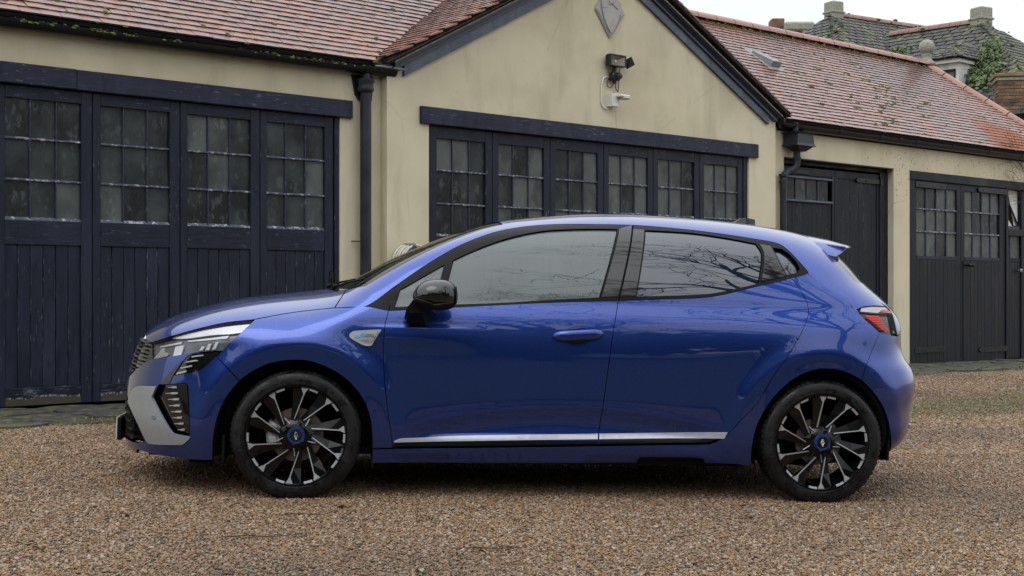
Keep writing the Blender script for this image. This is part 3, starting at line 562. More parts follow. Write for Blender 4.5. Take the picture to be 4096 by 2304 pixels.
def gutter(parent, s0, s1, zt, q, joints, cap_r=True, name='gutter'):
    m = MB(); r = .068; prof = [(r*math.cos(t), r*math.sin(t)) for t in np.linspace(math.pi, 2*math.pi, 13)]
    inn = [(x*.9, y*.9) for x, y in prof[::-1]]; pts = [(q+x, zt+y) for x, y in prof+inn]
    V = [(s0, y, z) for y, z in pts]+[(s1, y, z) for y, z in pts]; n = len(pts); m.add(V, [(i, (i+1) % n, (i+1) % n+n, i+n) for i in range(n)])
    cp = [(q+x, zt+y) for x, y in prof]; k = len(cp)
    for s in ([s1] if cap_r else [])+[s0]: m.prism(cp, s-.004, s+.004, axis='x')
    g = m.build(name, MT['gutter'], parent, auto=35)
    for s in joints:
        m = MB(); pr = [(q+x*1.10, zt+.004+y*1.10) for x, y in prof]; n2 = len(pr)
        V = [(s-.045, y, z) for y, z in pr]+[(s+.045, y, z) for y, z in pr]+[(s-.045, q+(y-q)*.92, zt+(z-zt)*.92) for y, z in pr]+[(s+.045, q+(y-q)*.92, zt+(z-zt)*.92) for y, z in pr]
        m.add(V, [(i, i+1, n2+i+1, n2+i) for i in range(n2-1)]+[(i, 2*n2+i, 2*n2+i+1, i+1) for i in range(n2-1)]+[(n2+i, n2+i+1, 3*n2+i+1, 3*n2+i) for i in range(n2-1)])
        m.box(s-.008, s+.008, q-.070, q-.060, zt-.01, zt+.012); m.build('gutter_joint', MT['gutter'], g, auto=35)
    return g
gutter(wing, -6, 3.70, 2.035, -.075, [.06, .80, .88, 1.05, 2.02, 3.38])
m = MB(); m.box(-6, 3.60, -.012, .0, 1.985, 2.06); m.box(-6, 3.60, -.10, .3, 2.05, 2.068); m.build('fascia', MT['dark'], wing)
TB = math.tan(math.radians(36)); CB, SB = math.cos(math.radians(36)), math.sin(math.radians(36))
# roof planes of the wings: eaves at q=-.12 z=2.10, rising 36 degrees to q=2.3
def wing_roof(parent, poly, label):
    o = Vector((0, -.12, 2.075)); a = Vector((1, 0, 0)); b = Vector((0, CB, SB)); m = MB(); n = len(poly); nn = a.cross(b)
    V = [o+a*x+b*y for x, y in poly]+[o+a*x+b*y-nn*.03 for x, y in poly]
    m.add(V, [tuple(range(n)), tuple(range(2*n-1, n-1, -1))]+[(i, i+n, (i+1) % n+n, (i+1) % n) for i in range(n)])
    r = m.build('roof', MT['dark'], parent); r['label'] = label; return r, o, a, b
SL = 2.42/CB
def vly(s): return max(0, .702*(s-3.53)/CB)      # valley against the gable roof, distance up the slope
polyL = [(-6, 0), (3.42, 0), (3.53, .01), (6.60, vly(6.60)), (6.60, SL), (-6, SL)]
rf, o_, a_, b_ = wing_roof(wing, polyL, 'mossy red clay tile roof')
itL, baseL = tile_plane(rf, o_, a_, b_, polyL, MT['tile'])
sp = []
for q, y in itL:
    w_ = P0 + D3*q; 
    if q > -1 and random.random() < .16*(1.6 if y < .3 else 1): sp.append((baseL @ Matrix.Translation((q+random.uniform(0, .16), y+random.uniform(-.01, .02), .022)), random.uniform(.006, .022) if random.random() < .8 else random.uniform(.022, .04)))
for k in range(110):   # line of moss over the gutter and down the valley
    s = random.choice((.25, .6, .9, 1.5, 2.3, 2.6, 3.1))+random.gauss(0, .16); sp.append((baseL @ Matrix.Translation((s, -.035+random.uniform(-.02, .02), -.03)), random.uniform(.006, .02)))
for k in range(130):
    s = random.uniform(3.5, 6.4); sp.append((baseL @ Matrix.Translation((s-.03+random.uniform(-.02, .02), vly(s), .01)), random.uniform(.014, .032)))
moss_on(wing, sp)
m = MB()
for k in range(40): # gutter-side mortar flecks
    s = random.uniform(0, 3.2); m.box(s, s+random.uniform(.02, .09), -.10, -.07, 2.052, 2.052+random.uniform(.008, .02), bev=.003)
m.build('mortar_flecks', MT['mortar'], wing)['kind'] = 'stuff'
# down pipe left of the gable
def downpipe(parent):
    m = MB(); x, q, r = 3.383, -.075, .052
    m.tube([(x, q, 1.99), (x, q, 1.80)], .040, 20); m.tube([(x, q, 1.86), (x, q, -1.15)], r, 20)
    for z in (.42,): m.tube([(x, q, z), (x, q, z+.006)], r*1.05, 20)
    p = m.build('downpipe', MT['pipe'], parent, auto=40)
    m = MB(); m.lathe([(.060, 0), (.072, .012), (.078, .03), (.072, .05), (.072, .085), (.082, .10), (.082, .125), (.06, .125)], 24, 'z', (x, q, 1.80)); m.build('pipe_collar', MT['pipe'], p, auto=40)
    m = MB(); m.prism([(3.27, 1.965), (3.52, 1.965), (3.50, 1.74), (3.42, 1.70), (3.31, 1.78)], -.012, .0, axis='y'); m.build('wall_patch', MT['dark'], p)
    m = MB(); m.box(3.335, 3.43, -.03, .0, 1.745, 1.76); m.tube([(3.26, -.02, .43), (3.335, -.05, .43)], .006, 6); m.build('pipe_bracket', MT['iron'], p)
downpipe(wing)
# ============================ gabled bay ============================================
gab = empty('gabled_garage', P0, FRZ); tag(gab, 'cream gabled garage bay with blue bargeboards and a row of six glazed door leaves', 'garage')
bpy.context.view_layer.update()
Q = -.10; GS0, GS1 = 3.61, 9.585; RG = .512; SC = 6.60
def gable_extra(mb):
    zt = lambda s: 2.13+RG*(min(s, 2*SC-s)-GS0)
    mb.prism([(GS0, 1.735), (GS1, 1.735), (GS1, zt(GS1)), (SC, zt(SC)), (GS0, zt(GS0))], Q, Q+.3)
wall_part(gab, [(GS0, 4.112, GZ, 1.735), (9.058, GS1, GZ, 1.735), (4.112, 9.058, 1.62, 1.735)], Q, Q+.3, extra=gable_extra)
m = MB(); m.box(3.61, 3.72, Q+.3, 3.5, GZ, 2.1); m.build('side_wall', MT['render'], gab)
m = MB(); m.box(4.114, 4.151, Q+.02, Q+.12, -1.2, 1.6, bev=.003); m.box(8.982, 9.056, Q+.02, Q+.12, -1.2, 1.6, bev=.003); m.box(4.151, 8.982, Q+.05, Q+.12, 1.56, 1.61); m.build('door_frame', MT['door'], gab)
m = MB(); m.box(3.998, 9.21, Q-.035, Q+.10, 1.566, 1.731, bev=.006); m.build('lintel', MT['lintel'], gab)
m = MB(); m.box(4.12, 9.05, Q+.3, Q+.32, GZ, 1.9); m.build('inner_darkness', MT['dark'], gab)
names6 = ['first door leaf of six, beside the cream pier', 'second door leaf of six above the windscreen', 'third door leaf of six, panes grey with dust', 'fourth door leaf of six, panes darker', 'fifth door leaf of six with streaked panes', 'last door leaf of six beside the far pier']
for k in range(6):
    leaf(gab, 4.151+.8047*k, .8047, 1.560, 1.447, .505, .31, -.98, Q+.03, L=.085, Rr=.09, pane='pane2' if k != 0 else 'pane', label=names6[k])
# bargeboards: flat board, moulding, undercloak; and tile verge
def rake(sign, L):
    """prism along the rake: profile (outward distance d from wall, height offset e above the board's lower line)"""
    zlow = lambda u: 1.996+RG*(u-3.805+.0)             # lower edge of the board on the left slope
    def bar(mb, d0, d1, e0, e1, u0, u1, bevel=0):
        V = []
        for u in (u0, u1):
            s = u if sign < 0 else 2*SC-u; z = zlow(u)
            V += [(s, Q-d0, z+e0), (s, Q-d1, z+e0), (s, Q-d1, z+e1), (s, Q-d0, z+e1)]
        mb.add(V, [(0, 1, 2, 3), (7, 6, 5, 4), (0, 4, 5, 1), (1, 5, 6, 2), (2, 6, 7, 3), (3, 7, 4, 0)])
    u0 = 3.66
    g = MB(); bar(g, .0, .035, .0, .11, u0+.13, SC-.0); b = g.build('bargeboard', MT['barge'], gab); b['label'] = ('blue-grey bargeboard on the slope %s the drainpipe' % ('beside' if sign < 0 else 'away from'))
    g = MB(); bar(g, .0, .06, .11, .145, u0, SC); bar(g, .0, .072, .150, .163, u0-.01, SC); bar(g, .0, .09, .167, .178, u0-.02, SC); bar(g, 0, .10, .178, .19, u0-.03, SC); g.build('moulding', MT['mould'], b)
    g = MB(); bar(g, .0, .115, .19, .202, u0-.04, SC); g.build('undercloak', MT['mortar'], b)
    return b
rake(-1, 0); rake(1, 0)
# gable roof slopes, running back to meet the wing roofs
zr0 = 2.16; gc, gs = 1/math.hypot(1, RG), RG/math.hypot(1, RG)
for sign in (-1, 1):
    a = Vector((0, -1, 0)) if sign < 0 else Vector((0, 1, 0)); b = Vector((gc*-sign, 0, gs))
    e = Vector((3.50 if sign < 0 else 2*SC-3.50, 0, zr0-.045)); Lr = (SC-3.50)/gc
    yv = .255
    yb = lambda d: max(-.1, (d*gs+e.z-2.075)/TB-.12)      # where the slope meets the wing roof, q at distance d up
    ds = np.linspace(0, Lr, 8)
    if sign < 0: poly = [(yv, 0), (yv, Lr)]+[(-yb(d), d) for d in ds[::-1]]
    else: poly = [(-yv, 0), (-yv, Lr)]+[(yb(d), d) for d in ds[::-1]]
    nn = a.cross(b); m = MB(); n = len(poly)
    V = [e+a*x+b*y-nn*.008 for x, y in poly]+[e+a*x+b*y-nn*.03 for x, y in poly]
    m.add(V, [tuple(range(n)), tuple(range(2*n-1, n-1, -1))]+[(i, i+n, (i+1) % n+n, (i+1) % n) for i in range(n)])
    r = m.build('roof', MT['dark'], gab); r['label'] = 'gable slope meeting the mossy valley' if sign < 0 else 'gable slope on the sheltered side'
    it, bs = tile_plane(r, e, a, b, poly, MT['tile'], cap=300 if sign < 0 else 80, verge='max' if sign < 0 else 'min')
    sp = []
    for q, y in it:
        if random.random() < .3: sp.append((bs @ Matrix.Translation((q+random.uniform(0, .16), y+.01, .022)), random.uniform(.005, .016)))
    moss_on(gab, sp)
m = MB()
for s in np.linspace(3.46, 3.62, 2): m.box(s, s+.14, -.19, .35, 2.035, 2.05, bev=.004)
m.add([(3.44, -.17, 2.04), (3.62, -.19, 2.05), (3.70, .3, 2.30), (3.46, .3, 2.22)], [(0, 1, 2, 3)]); m.build('lead_valley', MT['lead'], gab)
# lozenge plaque with a shield in relief
pl = MB(); zc_, sc_ = 3.02, 6.617
dia = [(sc_, 2.688), (6.850, 2.985), (sc_, 3.30), (6.386, 2.985)]
V = [(x, Q-.012, z) for x, z in dia]+[(sc_+(x-sc_)*.9, Q-.03, 2.99+(z-2.99)*.9) for x, z in dia]; pl.add(V, [(0, 1, 5, 4), (1, 2, 6, 5), (2, 3, 7, 6), (3, 0, 4, 7), (4, 5, 6, 7), (3, 2, 1, 0)])
pq = pl.build('wall_plaque', MT['plaque'], gab)
sh = MB(); L_ = [(6.455, 3.08), (6.47, 2.98), (6.50, 2.90), (6.56, 2.80), (sc_-.005, 2.745)]; R_ = [(2*sc_-x-.01, z) for x, z in L_[::-1]]
sh.prism(L_+R_[1:]+[(6.70, 3.11), (6.53, 3.11)], Q-.045, Q-.03); s_ = sh.build('shield', MT['plaque'], pq)
orn = MB()
for k in range(7): orn.tube([(6.745+.012*math.sin(k*2.1)-.016*k, Q-.035, 2.97-.026*k), (6.775-.016*k, Q-.04, 2.955-.026*k), (6.755-.016*k, Q-.036, 2.94-.026*k)], .005, 5)
orn.tube([(6.47, Q-.04, 3.03), (6.49, Q-.045, 3.01), (6.53, Q-.045, 3.02), (6.55, Q-.045, 3.05), (6.60, Q-.047, 3.065), (6.66, Q-.047, 3.045), (6.70, Q-.045, 3.02), (6.74, Q-.04, 3.03)], .007, 6)
orn.tube([(6.57, Q-.047, 3.10), (6.59, Q-.05, 3.065), (6.64, Q-.05, 3.08), (6.66, Q-.047, 3.11)], .006, 6); orn.build('carving', MT['plaque'], pq, True)
# ============================ wing on the right =====================================
wr = empty('garage_wing', P0, FRZ); tag(wr, 'cream garage wing with a boarded double door, behind the tail of the car', 'garage'); bpy.context.view_layer.update()
wall_part(wr, [(9.585, 9.893, GZ, 2.02), (9.893, 12.392, 1.637, 2.02), (12.392, 12.797, GZ, 2.02), (12.797, 16.6, 1.637, 2.02), (16.6, 17.9, GZ, 2.02)], 0, .3)
m = MB(); m.box(9.75, 17.9, -.02, .0, 1.955, 2.05); m.box(9.62, 17.6, -.10, .3, 2.05, 2.068); m.build('fascia', MT['dark'], wr)
m = MB(); m.box(9.893, 12.39, .10, .22, 1.575, 1.634); m.box(12.19, 12.388, .085, .2, -1.3, 1.575, bev=.004); m.box(9.895, 9.95, .085, .2, -1.3, 1.575, bev=.004); m.box(9.9, 12.38, -.012, .10, 1.62, 1.636); m.build('door_frame', MT['wdoor'], wr)
m = MB(); m.box(9.9, 17.8, .31, .33, GZ, 1.95); m.build('inner_darkness', MT['dark'], wr)
# boarded double door
def boarded(parent, s0, s1, zt, zb, q, n, label, hole=None):
    m = MB(); m.box(s0, s0+.055, q, q+.03, zb, zt, bev=.003); m.box(s1-.055, s1, q, q+.03, zb, zt, bev=.003); d = m.build('garage_door', MT['wdoor'], parent); d['label'] = label
    m = MB(); m.box(s0+.055, s1-.055, q+.001, q+.029, zt-.10, zt-.001, bev=.003); m.build('top_rail', MT['wdoor'], d)
    pw = (s1-s0-.11)/n
    for i in range(n):
        x = s0+.055+i*pw; dq = random.uniform(0, .003)
        segs = [(zb, zt-.10)] if not hole or not (hole[0]-.01 < x+pw/2 < hole[1]+.01) else [(zb, hole[2]), (hole[3], zt-.10)]
        for z0, z1 in segs:
            if z1-z0 > .03: m = MB(); m.box(x+.0015, x+pw-.0015, q+.010+dq, q+.03, z0, z1, bev=.003); m.mi = [1 if i > 5 else 0 for i in range(len(m.f))]; m.build('plank', [MT['wdoor'], MT['edge']], d)
    return d
dl = boarded(wr, 9.95, 11.135, 1.545, -1.1, .10, 10, 'boarded door leaf with a four-pane window', (10.05, 11.02, 1.12, 1.40))
for i in range(4):
    x = 10.055+i*.2425; m = MB(); m.box(x, x+.2225, .118, .122, 1.12, 1.40); m.build('pane', MT['pane2' if i == 1 else 'pane'], dl)
    if i: m = MB(); m.box(x-.020, x, .104, .125, 1.12, 1.40, bev=.003); m.build('glazing_bar', MT['vbar'], dl)
m = MB(); m.box(10.03, 11.07, .075, .105, 1.395, 1.425, bev=.006); m.build('window_ledge', MT['barge'], dl); m = MB(); m.box(10.03, 11.07, .07, .105, 1.098, 1.128, bev=.006); m.build('window_ledge', MT['barge'], dl)
m = MB(); m.box(9.96, 10.55, .088, .10, 1.455, 1.515, bev=.003); m.build('strap_hinge', MT['iron'], dl)
dr = boarded(wr, 11.14, 12.19, 1.545, -1.1, .10, 9, 'plain boarded door leaf with a strap hinge')
m = MB(); m.prism([(11.62, 1.447), (11.66, 1.475), (12.20, 1.475), (12.20, 1.415), (11.66, 1.415)], .085, .10); m.box(12.19, 12.24, .07, .10, 1.39, 1.50, bev=.004); m.lathe([(0, -.008), (.010, -.006), (.012, 0)], 10, 'y', (11.85, .085, 1.445)); m.build('strap_hinge', MT['iron'], dr)
# glazed double door
m = MB(); m.box(12.80, 16.6, -.012, .10, 1.515, 1.635, bev=.004); m.box(12.80, 12.945, .0, .12, -1.2, 1.514, bev=.004); m.box(15.535, 15.60, .0, .12, -1.2, 1.514, bev=.004); m.build('door_frame', MT['wdoor'], wr)
def leaf2(s0, s1, gl, gr, label):
    q = .02; m = MB(); m.box(s0, gl, q, q+.04, -1.12, 1.51, bev=.003); m.box(gr, s1, q, q+.04, -1.12, 1.51, bev=.003); d = m.build('garage_door', MT['wdoor'], wr); d['label'] = label
    m = MB(); m.box(gl, gr, q+.001, q+.04, 1.42, 1.509, bev=.003); m.box(gl, gr, q-.004, q+.04, .40, .455, bev=.006); m.build('door_rail', MT['rail'], d)
    b = .022; cw = (gr-gl-3*b)/4; zz = [(.455, .785), (.807, 1.105), (1.127, 1.42)]
    for i in range(1, 4): m = MB(); x = gl+i*cw+(i-1)*b; m.box(x, x+b, q+.008, q+.03, .455, 1.42, bev=.003); m.build('glazing_bar', MT['vbar'], d)
    for z in (.785, 1.105): m = MB(); m.box(gl, gr, q+.004, q+.03, z, z+.022, bev=.004); m.build('glazing_bar', MT['bar'], d)
    for i in range(4):
        for z0, z1 in zz: m = MB(); x = gl+i*(cw+b); m.box(x-.003, x+cw+.003, q+.026, q+.03, z0-.003, z1+.003); m.build('pane', MT['pane2' if random.random() < .55 else 'pane'], d)
    n = 11; pw = (gr+.05-gl+.05)/n
    for i in range(n): m = MB(); x = gl-.05+i*pw; m.box(x+.0015, x+pw-.0015, q-.010+random.uniform(0, .003), q-.001, -1.10, .40, bev=.002); m.build('plank', MT['wdoor'], d)
    return d
da = leaf2(12.95, 14.215, 13.01, 14.10, 'glazed and boarded door leaf beside the cream pier'); db = leaf2(14.222, 15.53, 14.325, 15.36, 'glazed and boarded door leaf with two round knobs')
for x in (14.375, 14.445):
    m = MB(); m.lathe([(.0, -.075), (.022, -.072), (.031, -.055), (.027, -.035), (.012, -.03), (.012, 0)], 16, 'y', (x, .01, .335)); m.build('door_knob', MT['iron'], db, True)
for s0, s1, z, d, pt in ((12.96, 13.75, 1.455, da, 1), (14.72, 15.56, 1.46, db, -1), (12.93, 13.72, -.87, da, 0), (14.75, 15.53, -.92, db, -1)):
    m = MB(); pts = [(s0, z-.04), (s1, z-.04), (s1, z+.04), (s0, z+.04)] if pt != -1 else [(s0-.05, z), (s0, z-.035), (s1, z-.04), (s1, z+.04), (s0, z+.035)]
    m.prism(pts, -.005, .009); m.lathe([(0, -.008), (.012, -.006), (.014, 0)], 10, 'y', (s0+.1, -.005, z)); m.lathe([(0, -.008), (.012, -.006), (.014, 0)], 10, 'y', (s1-.1, -.005, z)); m.build('strap_hinge', MT['iron'], d)
# third bay at the picture's edge: stable door with a broken light above
m = MB(); m.box(15.60, 16.6, .0, .1, .80, .90, bev=.005); m.box(15.60, 16.45, .04, .08, .40, .46); m.box(16.05, 16.2, .02, .1, -1.1, 1.5, bev=.003); m.build('door_frame', MT['wdoor'], wr)
m = MB(); m.box(15.60, 16.05, .05, .09, -1.09, .40); d3 = m.build('stable_door', MT['wdoor'], wr)
for i in range(5): m = MB(); x = 15.605+i*.089; m.box(x, x+.086, .04, .05, -1.08, .39, bev=.002); m.build('plank', MT['wdoor'], d3)
m = MB(); m.box(15.60, 15.72, .06, .065, .46, .80); m.box(15.78, 16.04, .06, .065, .46, .80); m.build('pane', MT['pane2'], d3); m = MB(); m.box(15.72, 15.78, .045, .07, .46, .80, bev=.003); m.build('glazing_bar', MT['vbar'], d3)
m = MB(); m.lathe([(.0, -.07), (.022, -.067), (.031, -.05), (.027, -.03), (.012, -.025), (.012, 0)], 16, 'y', (15.98, .04, .27)); m.build('door_knob', MT['lead'], d3, True)
m = MB(); m.add([(15.74, .09, 1.51), (16.04, .09, 1.50), (16.04, .08, .98), (15.92, .08, .96)], [(0, 1, 2, 3)]); m.add([(15.60, .1, 1.2), (15.95, .1, .92), (15.60, .1, .92)], [(0, 1, 2)]); m.build('board_behind', MT['white'], wr)
m = MB(); m.tube([(15.62, .06, 1.42), (16.03, .06, .94)], .018, 4); m.box(15.60, 16.05, .04, .08, .90, .95); m.build('broken_light', MT['vbar'], wr)
gutter(wr, 9.72, 18.0, 2.035, -.075, [9.98, 10.95, 11.9, 12.35, 12.8, 13.75, 14.8, 15.8])
polyR = [(9.66, 0), (17.66, 0), (17.10, SL), (6.60, SL), (6.60, vly(6.60)), (9.60, .02)]
rf2, o_, a_, b_ = wing_roof(wr, polyR, 'wet red clay tile roof with dots of moss')
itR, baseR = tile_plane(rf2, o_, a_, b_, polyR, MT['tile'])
sp = []
for q, y in itR:
    if q > 9.4 and random.random() < .075: sp.append((baseR @ Matrix.Translation((q+random.uniform(0, .16), y+random.uniform(-.01, .02), .02)), random.uniform(.01, .03)))
for k in range(26):
    q = random.gauss(13.3, .9); y = random.gauss(1.25, .4)
    for j in range(5): sp.append((baseR @ Matrix.Translation((q+random.uniform(-.14, .14), y+random.uniform(-.03, .03), .02)), random.uniform(.015, .035)))
for k in range(150): s = random.uniform(8.6, 17.0); sp.append((baseR @ Matrix.Translation((s, SL-.13+random.uniform(-.02, .02), .03)), random.uniform(.012, .028)))
moss_on(wr, sp)
def ridge_tiles(parent, p0, p1, n, r, mt, flat=False):
    p0, p1 = Vector(p0), Vector(p1); d = (p1-p0)/n; dn = d.normalized(); side = dn.cross(Vector((0, 0, 1))).normalized(); up = side.cross(dn).normalized()
    for i in range(n):
        m = MB(); st = p0+d*i; V = []; k = 9
        for e, (f, rr) in enumerate(((0., r*1.0), (.96, r*1.0), (.96, r*.9), (0., r*.9))):
            for j in range(k):
                t = math.pi*(j/(k-1)); V.append(tuple(st+d*f+side*rr*math.cos(t)*1.15+up*(rr*math.sin(t)*.95-r*.35+random.uniform(-.001, .001))))
        Fc = [(e*k+j, e*k+j+1, (e+1)*k+j+1, (e+1)*k+j) for e in range(3) for j in range(k-1)]+[(3*k+j, 3*k+j+1, j+1, j) for j in range(k-1)]
        m.add(V, Fc); o = m.build('ridge_tile', mt, parent, auto=40)
rz = 2.075+SL*SB+.02
ridge_tiles(rf2, (17.12, 2.30, rz+.02), (6.7, 2.30, rz+.02), 25, .105, MT['ridge'])
ridge_tiles(rf2, (17.70, -.05, 2.14), (17.10, 2.34, rz+.03), 7, .105, MT['ridge'])
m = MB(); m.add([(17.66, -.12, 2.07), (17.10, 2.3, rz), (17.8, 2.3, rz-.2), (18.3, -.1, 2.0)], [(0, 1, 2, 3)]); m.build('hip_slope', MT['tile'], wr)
# lead-covered roof vent
vt = MB(); B_ = lambda x, y, z: tuple(baseR @ Vector((x, y, z)))
vy0, vy1, vx0, vx1 = 1.62, 2.02, 11.20, 11.40
vt.add([B_(vx0, vy0, .02), B_(vx1, vy0, .02), B_(vx1, vy1, .02), B_(vx0, vy1, .02), B_(vx0, vy0, .11), B_(vx1, vy0, .11), B_(vx1, vy1, .05), B_(vx0, vy1, .05)], [(4, 5, 6, 7), (0, 1, 5, 4), (1, 2, 6, 5), (2, 3, 7, 6), (3, 0, 4, 7)])
vt.add([B_(vx0-.12, vy0-.12, .028), B_(vx1+.05, vy0-.10, .028), B_(vx1+.08, vy1+.1, .028), B_(vx0-.1, vy1+.14, .028)], [(0, 1, 2, 3)]); vt.build('roof_vent', MT['lead'], wr)
# rainwater hopper and swan-neck pipe
h = MB()
def frustum(mb, c0, w0, d0, c1, w1, d1):
    V = [(c0[0]+i*w0, c0[1]+j*d0, c0[2]) for i, j in ((-1, -1), (1, -1), (1, 1), (-1, 1))]+[(c1[0]+i*w1, c1[1]+j*d1, c1[2]) for i, j in ((-1, -1), (1, -1), (1, 1), (-1, 1))]
    mb.add(V, [(0, 3, 2, 1), (4, 5, 6, 7), (0, 1, 5, 4), (1, 2, 6, 5), (2, 3, 7, 6), (3, 0, 4, 7)])
hx, hq = 10.03, -.13
frustum(h, (hx, hq, 1.765), .20, .12, (hx, hq, 1.80), .175, .105); frustum(h, (hx, hq, 1.80), .175, .105, (hx, hq, 1.915), .165, .10); frustum(h, (hx, hq, 1.915), .175, .11, (hx, hq, 1.935), .20, .125); frustum(h, (hx, hq, 1.70), .06, .06, (hx, hq, 1.765), .17, .10)
hp = h.build('hopper_head', MT['pipe'], wr)
m = MB(); m.tube([(9.98, -.10, 1.93), (9.98, -.10, 2.06)], .045, 16); m.tube([(10.0, -.12, 1.72), (10.0, -.12, 1.60), (10.0, -.12, 1.54), (9.97, -.11, 1.49), (9.87, -.08, 1.45), (9.81, -.07, 1.40), (9.785, -.07, 1.34), (9.785, -.07, 1.2)], .045, 16); m.tube([(9.785, -.07, 1.36), (9.785, -.07, -1.2)], .042, 16)
dp = m.build('downpipe', MT['pipe'], wr, auto=40)
for c, z in (((10.0, -.12), 1.60), ((9.785, -.07), 1.30), ((9.785, -.07), 1.38)): m = MB(); m.tube([(c[0], c[1], z), (c[0], c[1], z+.03)], .055, 16); m.build('pipe_collar', MT['pipe'], dp, auto=40)
m = MB(); m.tube([(9.60, -.16, 2.12), (9.66, -.13, 2.05), (9.72, -.10, 2.0)], .05, 10); m.build('gutter_elbow', MT['gutter'], wr, True)
# stone ball finial on the ridge end
def wl(s, q, z): return P0+D3*s-N3*q+Vector((0, 0, z))
m = MB(); m.lathe([(0, 0), (.19, 0), (.19, .05), (.13, .09), (.095, .13), (.085, .19), (.10, .215), (.10, .23), (.07, .24), (.07, .25), (.11, .27), (.148, .33), (.155, .39), (.14, .45), (.10, .50), (.05, .525), (0, .53)], 28, 'z')
fin = m.build('ball_finial', MT['stone'], None, True, loc=wl(17.14, 2.30, rz-.02)); fin.scale = (.86, .86, .86); tag(fin, 'round stone ball finial on a moulded foot at the end of the tiled ridge', 'finial')
# ============================ things fixed to the gable ==============================
blk = simple('black_plastic', (.012, .012, .013), .45, 0, .2, 40, .05); wpl = simple('white_plastic', (.66, .66, .63), .45, 0, .06, 20, .03)
fl = empty('floodlight', wl(6.65, Q, 2.44), FRZ); tag(fl, 'black square floodlight with a motion sensor high on the cream gable', 'floodlight')
m = MB(); w2, h2 = .130, .062
m.box(-w2, w2, -.056, -.045, -h2+.005, h2+.005, bev=.004); m.box(-.06, .06, -.045, -.03, -.05, .05); m.build('housing', blk, fl)
for k in range(9): m = MB(); m.box(-.11+k*.0265, -.105+k*.0265, -.045, -.02, -.05, .06); m.build('cooling_fin', blk, fl)
am = M_('lamp_reflector', (.30, .25, .24), .35, .6); m = MB()
a4 = [(-.107, -.103, -.042), (.108, -.103, -.042), (.108, -.103, .055), (-.108, -.103, .055)]; b4 = [(-.03, -.06, -.008), (.03, -.06, -.008), (.03, -.06, .022), (-.03, -.06, .022)]
V = a4+b4; m.add(V, [(0, 1, 5, 4), (1, 2, 6, 5), (2, 3, 7, 6), (3, 0, 4, 7), (4, 5, 6, 7)]); 
m2 = MB(); m2.box(-.122, .122, -.112, -.057, -.056, -.044); m2.box(-.122, .122, -.112, -.057, .058, .070); m2.box(-.122, -.108, -.112, -.057, -.044, .058); m2.box(.108, .122, -.112, -.057, -.044, .058); m2.build('front_bezel', blk, fl)
for v_ in range(len(m.v)): m.v[v_] = (m.v[v_][0], m.v[v_][1]-.001, m.v[v_][2])
m.build('reflector', am.m, fl); m = MB(); m.box(-.013, .013, -.068, -.0615, -.004, .018); m.build('led_chip', simple('led_yellow', (.75, .7, .35), .4), fl)
m = MB(); m.tube([(.128, -.07, .0), (.165, -.09, .005)], .008, 8); m.build('arm', blk, fl)
m = MB(); R45 = Matrix.Rotation(math.radians(-68), 4, 'Z') @ Matrix.Rotation(math.radians(-24), 4, 'Y')
m.box(-.052, .052, -.008, .008, -.05, .05, bev=.004); m.v = [tuple(Matrix.Translation((.19, -.09, .005)) @ R45 @ Vector(v)) for v in m.v]; m.build('side_lamp', blk, fl)
m = MB(); m.tube([(-.01, -.06, -.06), (-.012, -.05, -.11)], .022, 10); m.build('bracket', blk, fl)
m = MB(); m.box(-.055, .06, -.085, -.012, -.205, -.115, bev=.01); m.lathe([(0, -.045), (.03, -.038), (.042, -.015), (.043, 0)], 20, 'y', (.02, -.085, -.158)); m.tube([(.008, -.045, -.205), (.008, -.045, -.235)], .02, 10); m.build('motion_sensor', blk, fl, auto=40)
m = MB(); m.tube([(-.055, -.03, -.18), (-.085, -.02, -.22), (-.08, -.02, -.27), (-.04, -.03, -.285), (-.005, -.04, -.235)], .005, 6); m.tube([(.02, -.04, -.235), (.045, -.03, -.285), (.08, -.025, -.31), (.10, -.02, -.27), (.10, -.02, -.15), (.10, -.04, -.06)], .005, 6); m.build('black_cable', blk, fl, True)
ws = empty('wall_sensor', wl(6.63, Q, 2.03), FRZ); tag(ws, 'white wall light with a small angled head below the floodlight', 'wall light')
m = MB(); frustum(m, (0, -.045, -.075), .052, .045, (0, -.045, .055), .060, .045); m.box(-.05, .055, -.09, -.0, .055, .066, bev=.004); m.build('body', wpl, ws)
m = MB(); m.box(.0, .15, -.17, -.09, .022, .05, bev=.008); m.build('head', wpl, ws); m = MB(); m.lathe([(.0, 0), (.06, 0), (.055, -.02), (.0, -.024)], 20, 'z', (.09, -.135, .022)); m.build('lens', simple('milky_lens', (.45, .46, .42), .3), ws, True)
cb = MB(); cb.tube([(6.60, Q-.02, 2.275), (6.56, Q-.012, 2.275), (6.515, Q-.012, 2.25), (6.49, Q-.012, 2.18), (6.485, Q-.012, 2.10), (6.48, Q-.012, 2.0), (6.50, Q-.012, 1.955), (6.54, Q-.012, 1.93), (6.58, Q-.02, 1.93)], .007, 8)
o = cb.build('white_cable', wpl, None, True, loc=P0, rot=(0, 0, FRZ)); tag(o, 'white cable looping down the gable from the floodlight to the wall light', 'cable')
m = MB()
for k in range(7):
    r = .155-.011*(k % 3); pts = [(3.815+r*math.cos(t)+.006*k, Q-.03-.018*k, .245+r*math.sin(t)) for t in np.linspace(0, 2*math.pi, 33)]; m.tube(pts, .011, 8, m=(1 if k == 5 else 0), cap=False)
m.tube([(3.815, Q, .40), (3.815, Q-.15, .40)], .02, 8, m=1)
o = m.build('hose_reel', [simple('cream_hose', (.55, .53, .44), .5), simple('grey_hose', (.12, .13, .15), .5)], None, True, loc=P0, rot=(0, 0, FRZ)); tag(o, 'coil of cream hose hung on the wall behind the windscreen', 'hose')
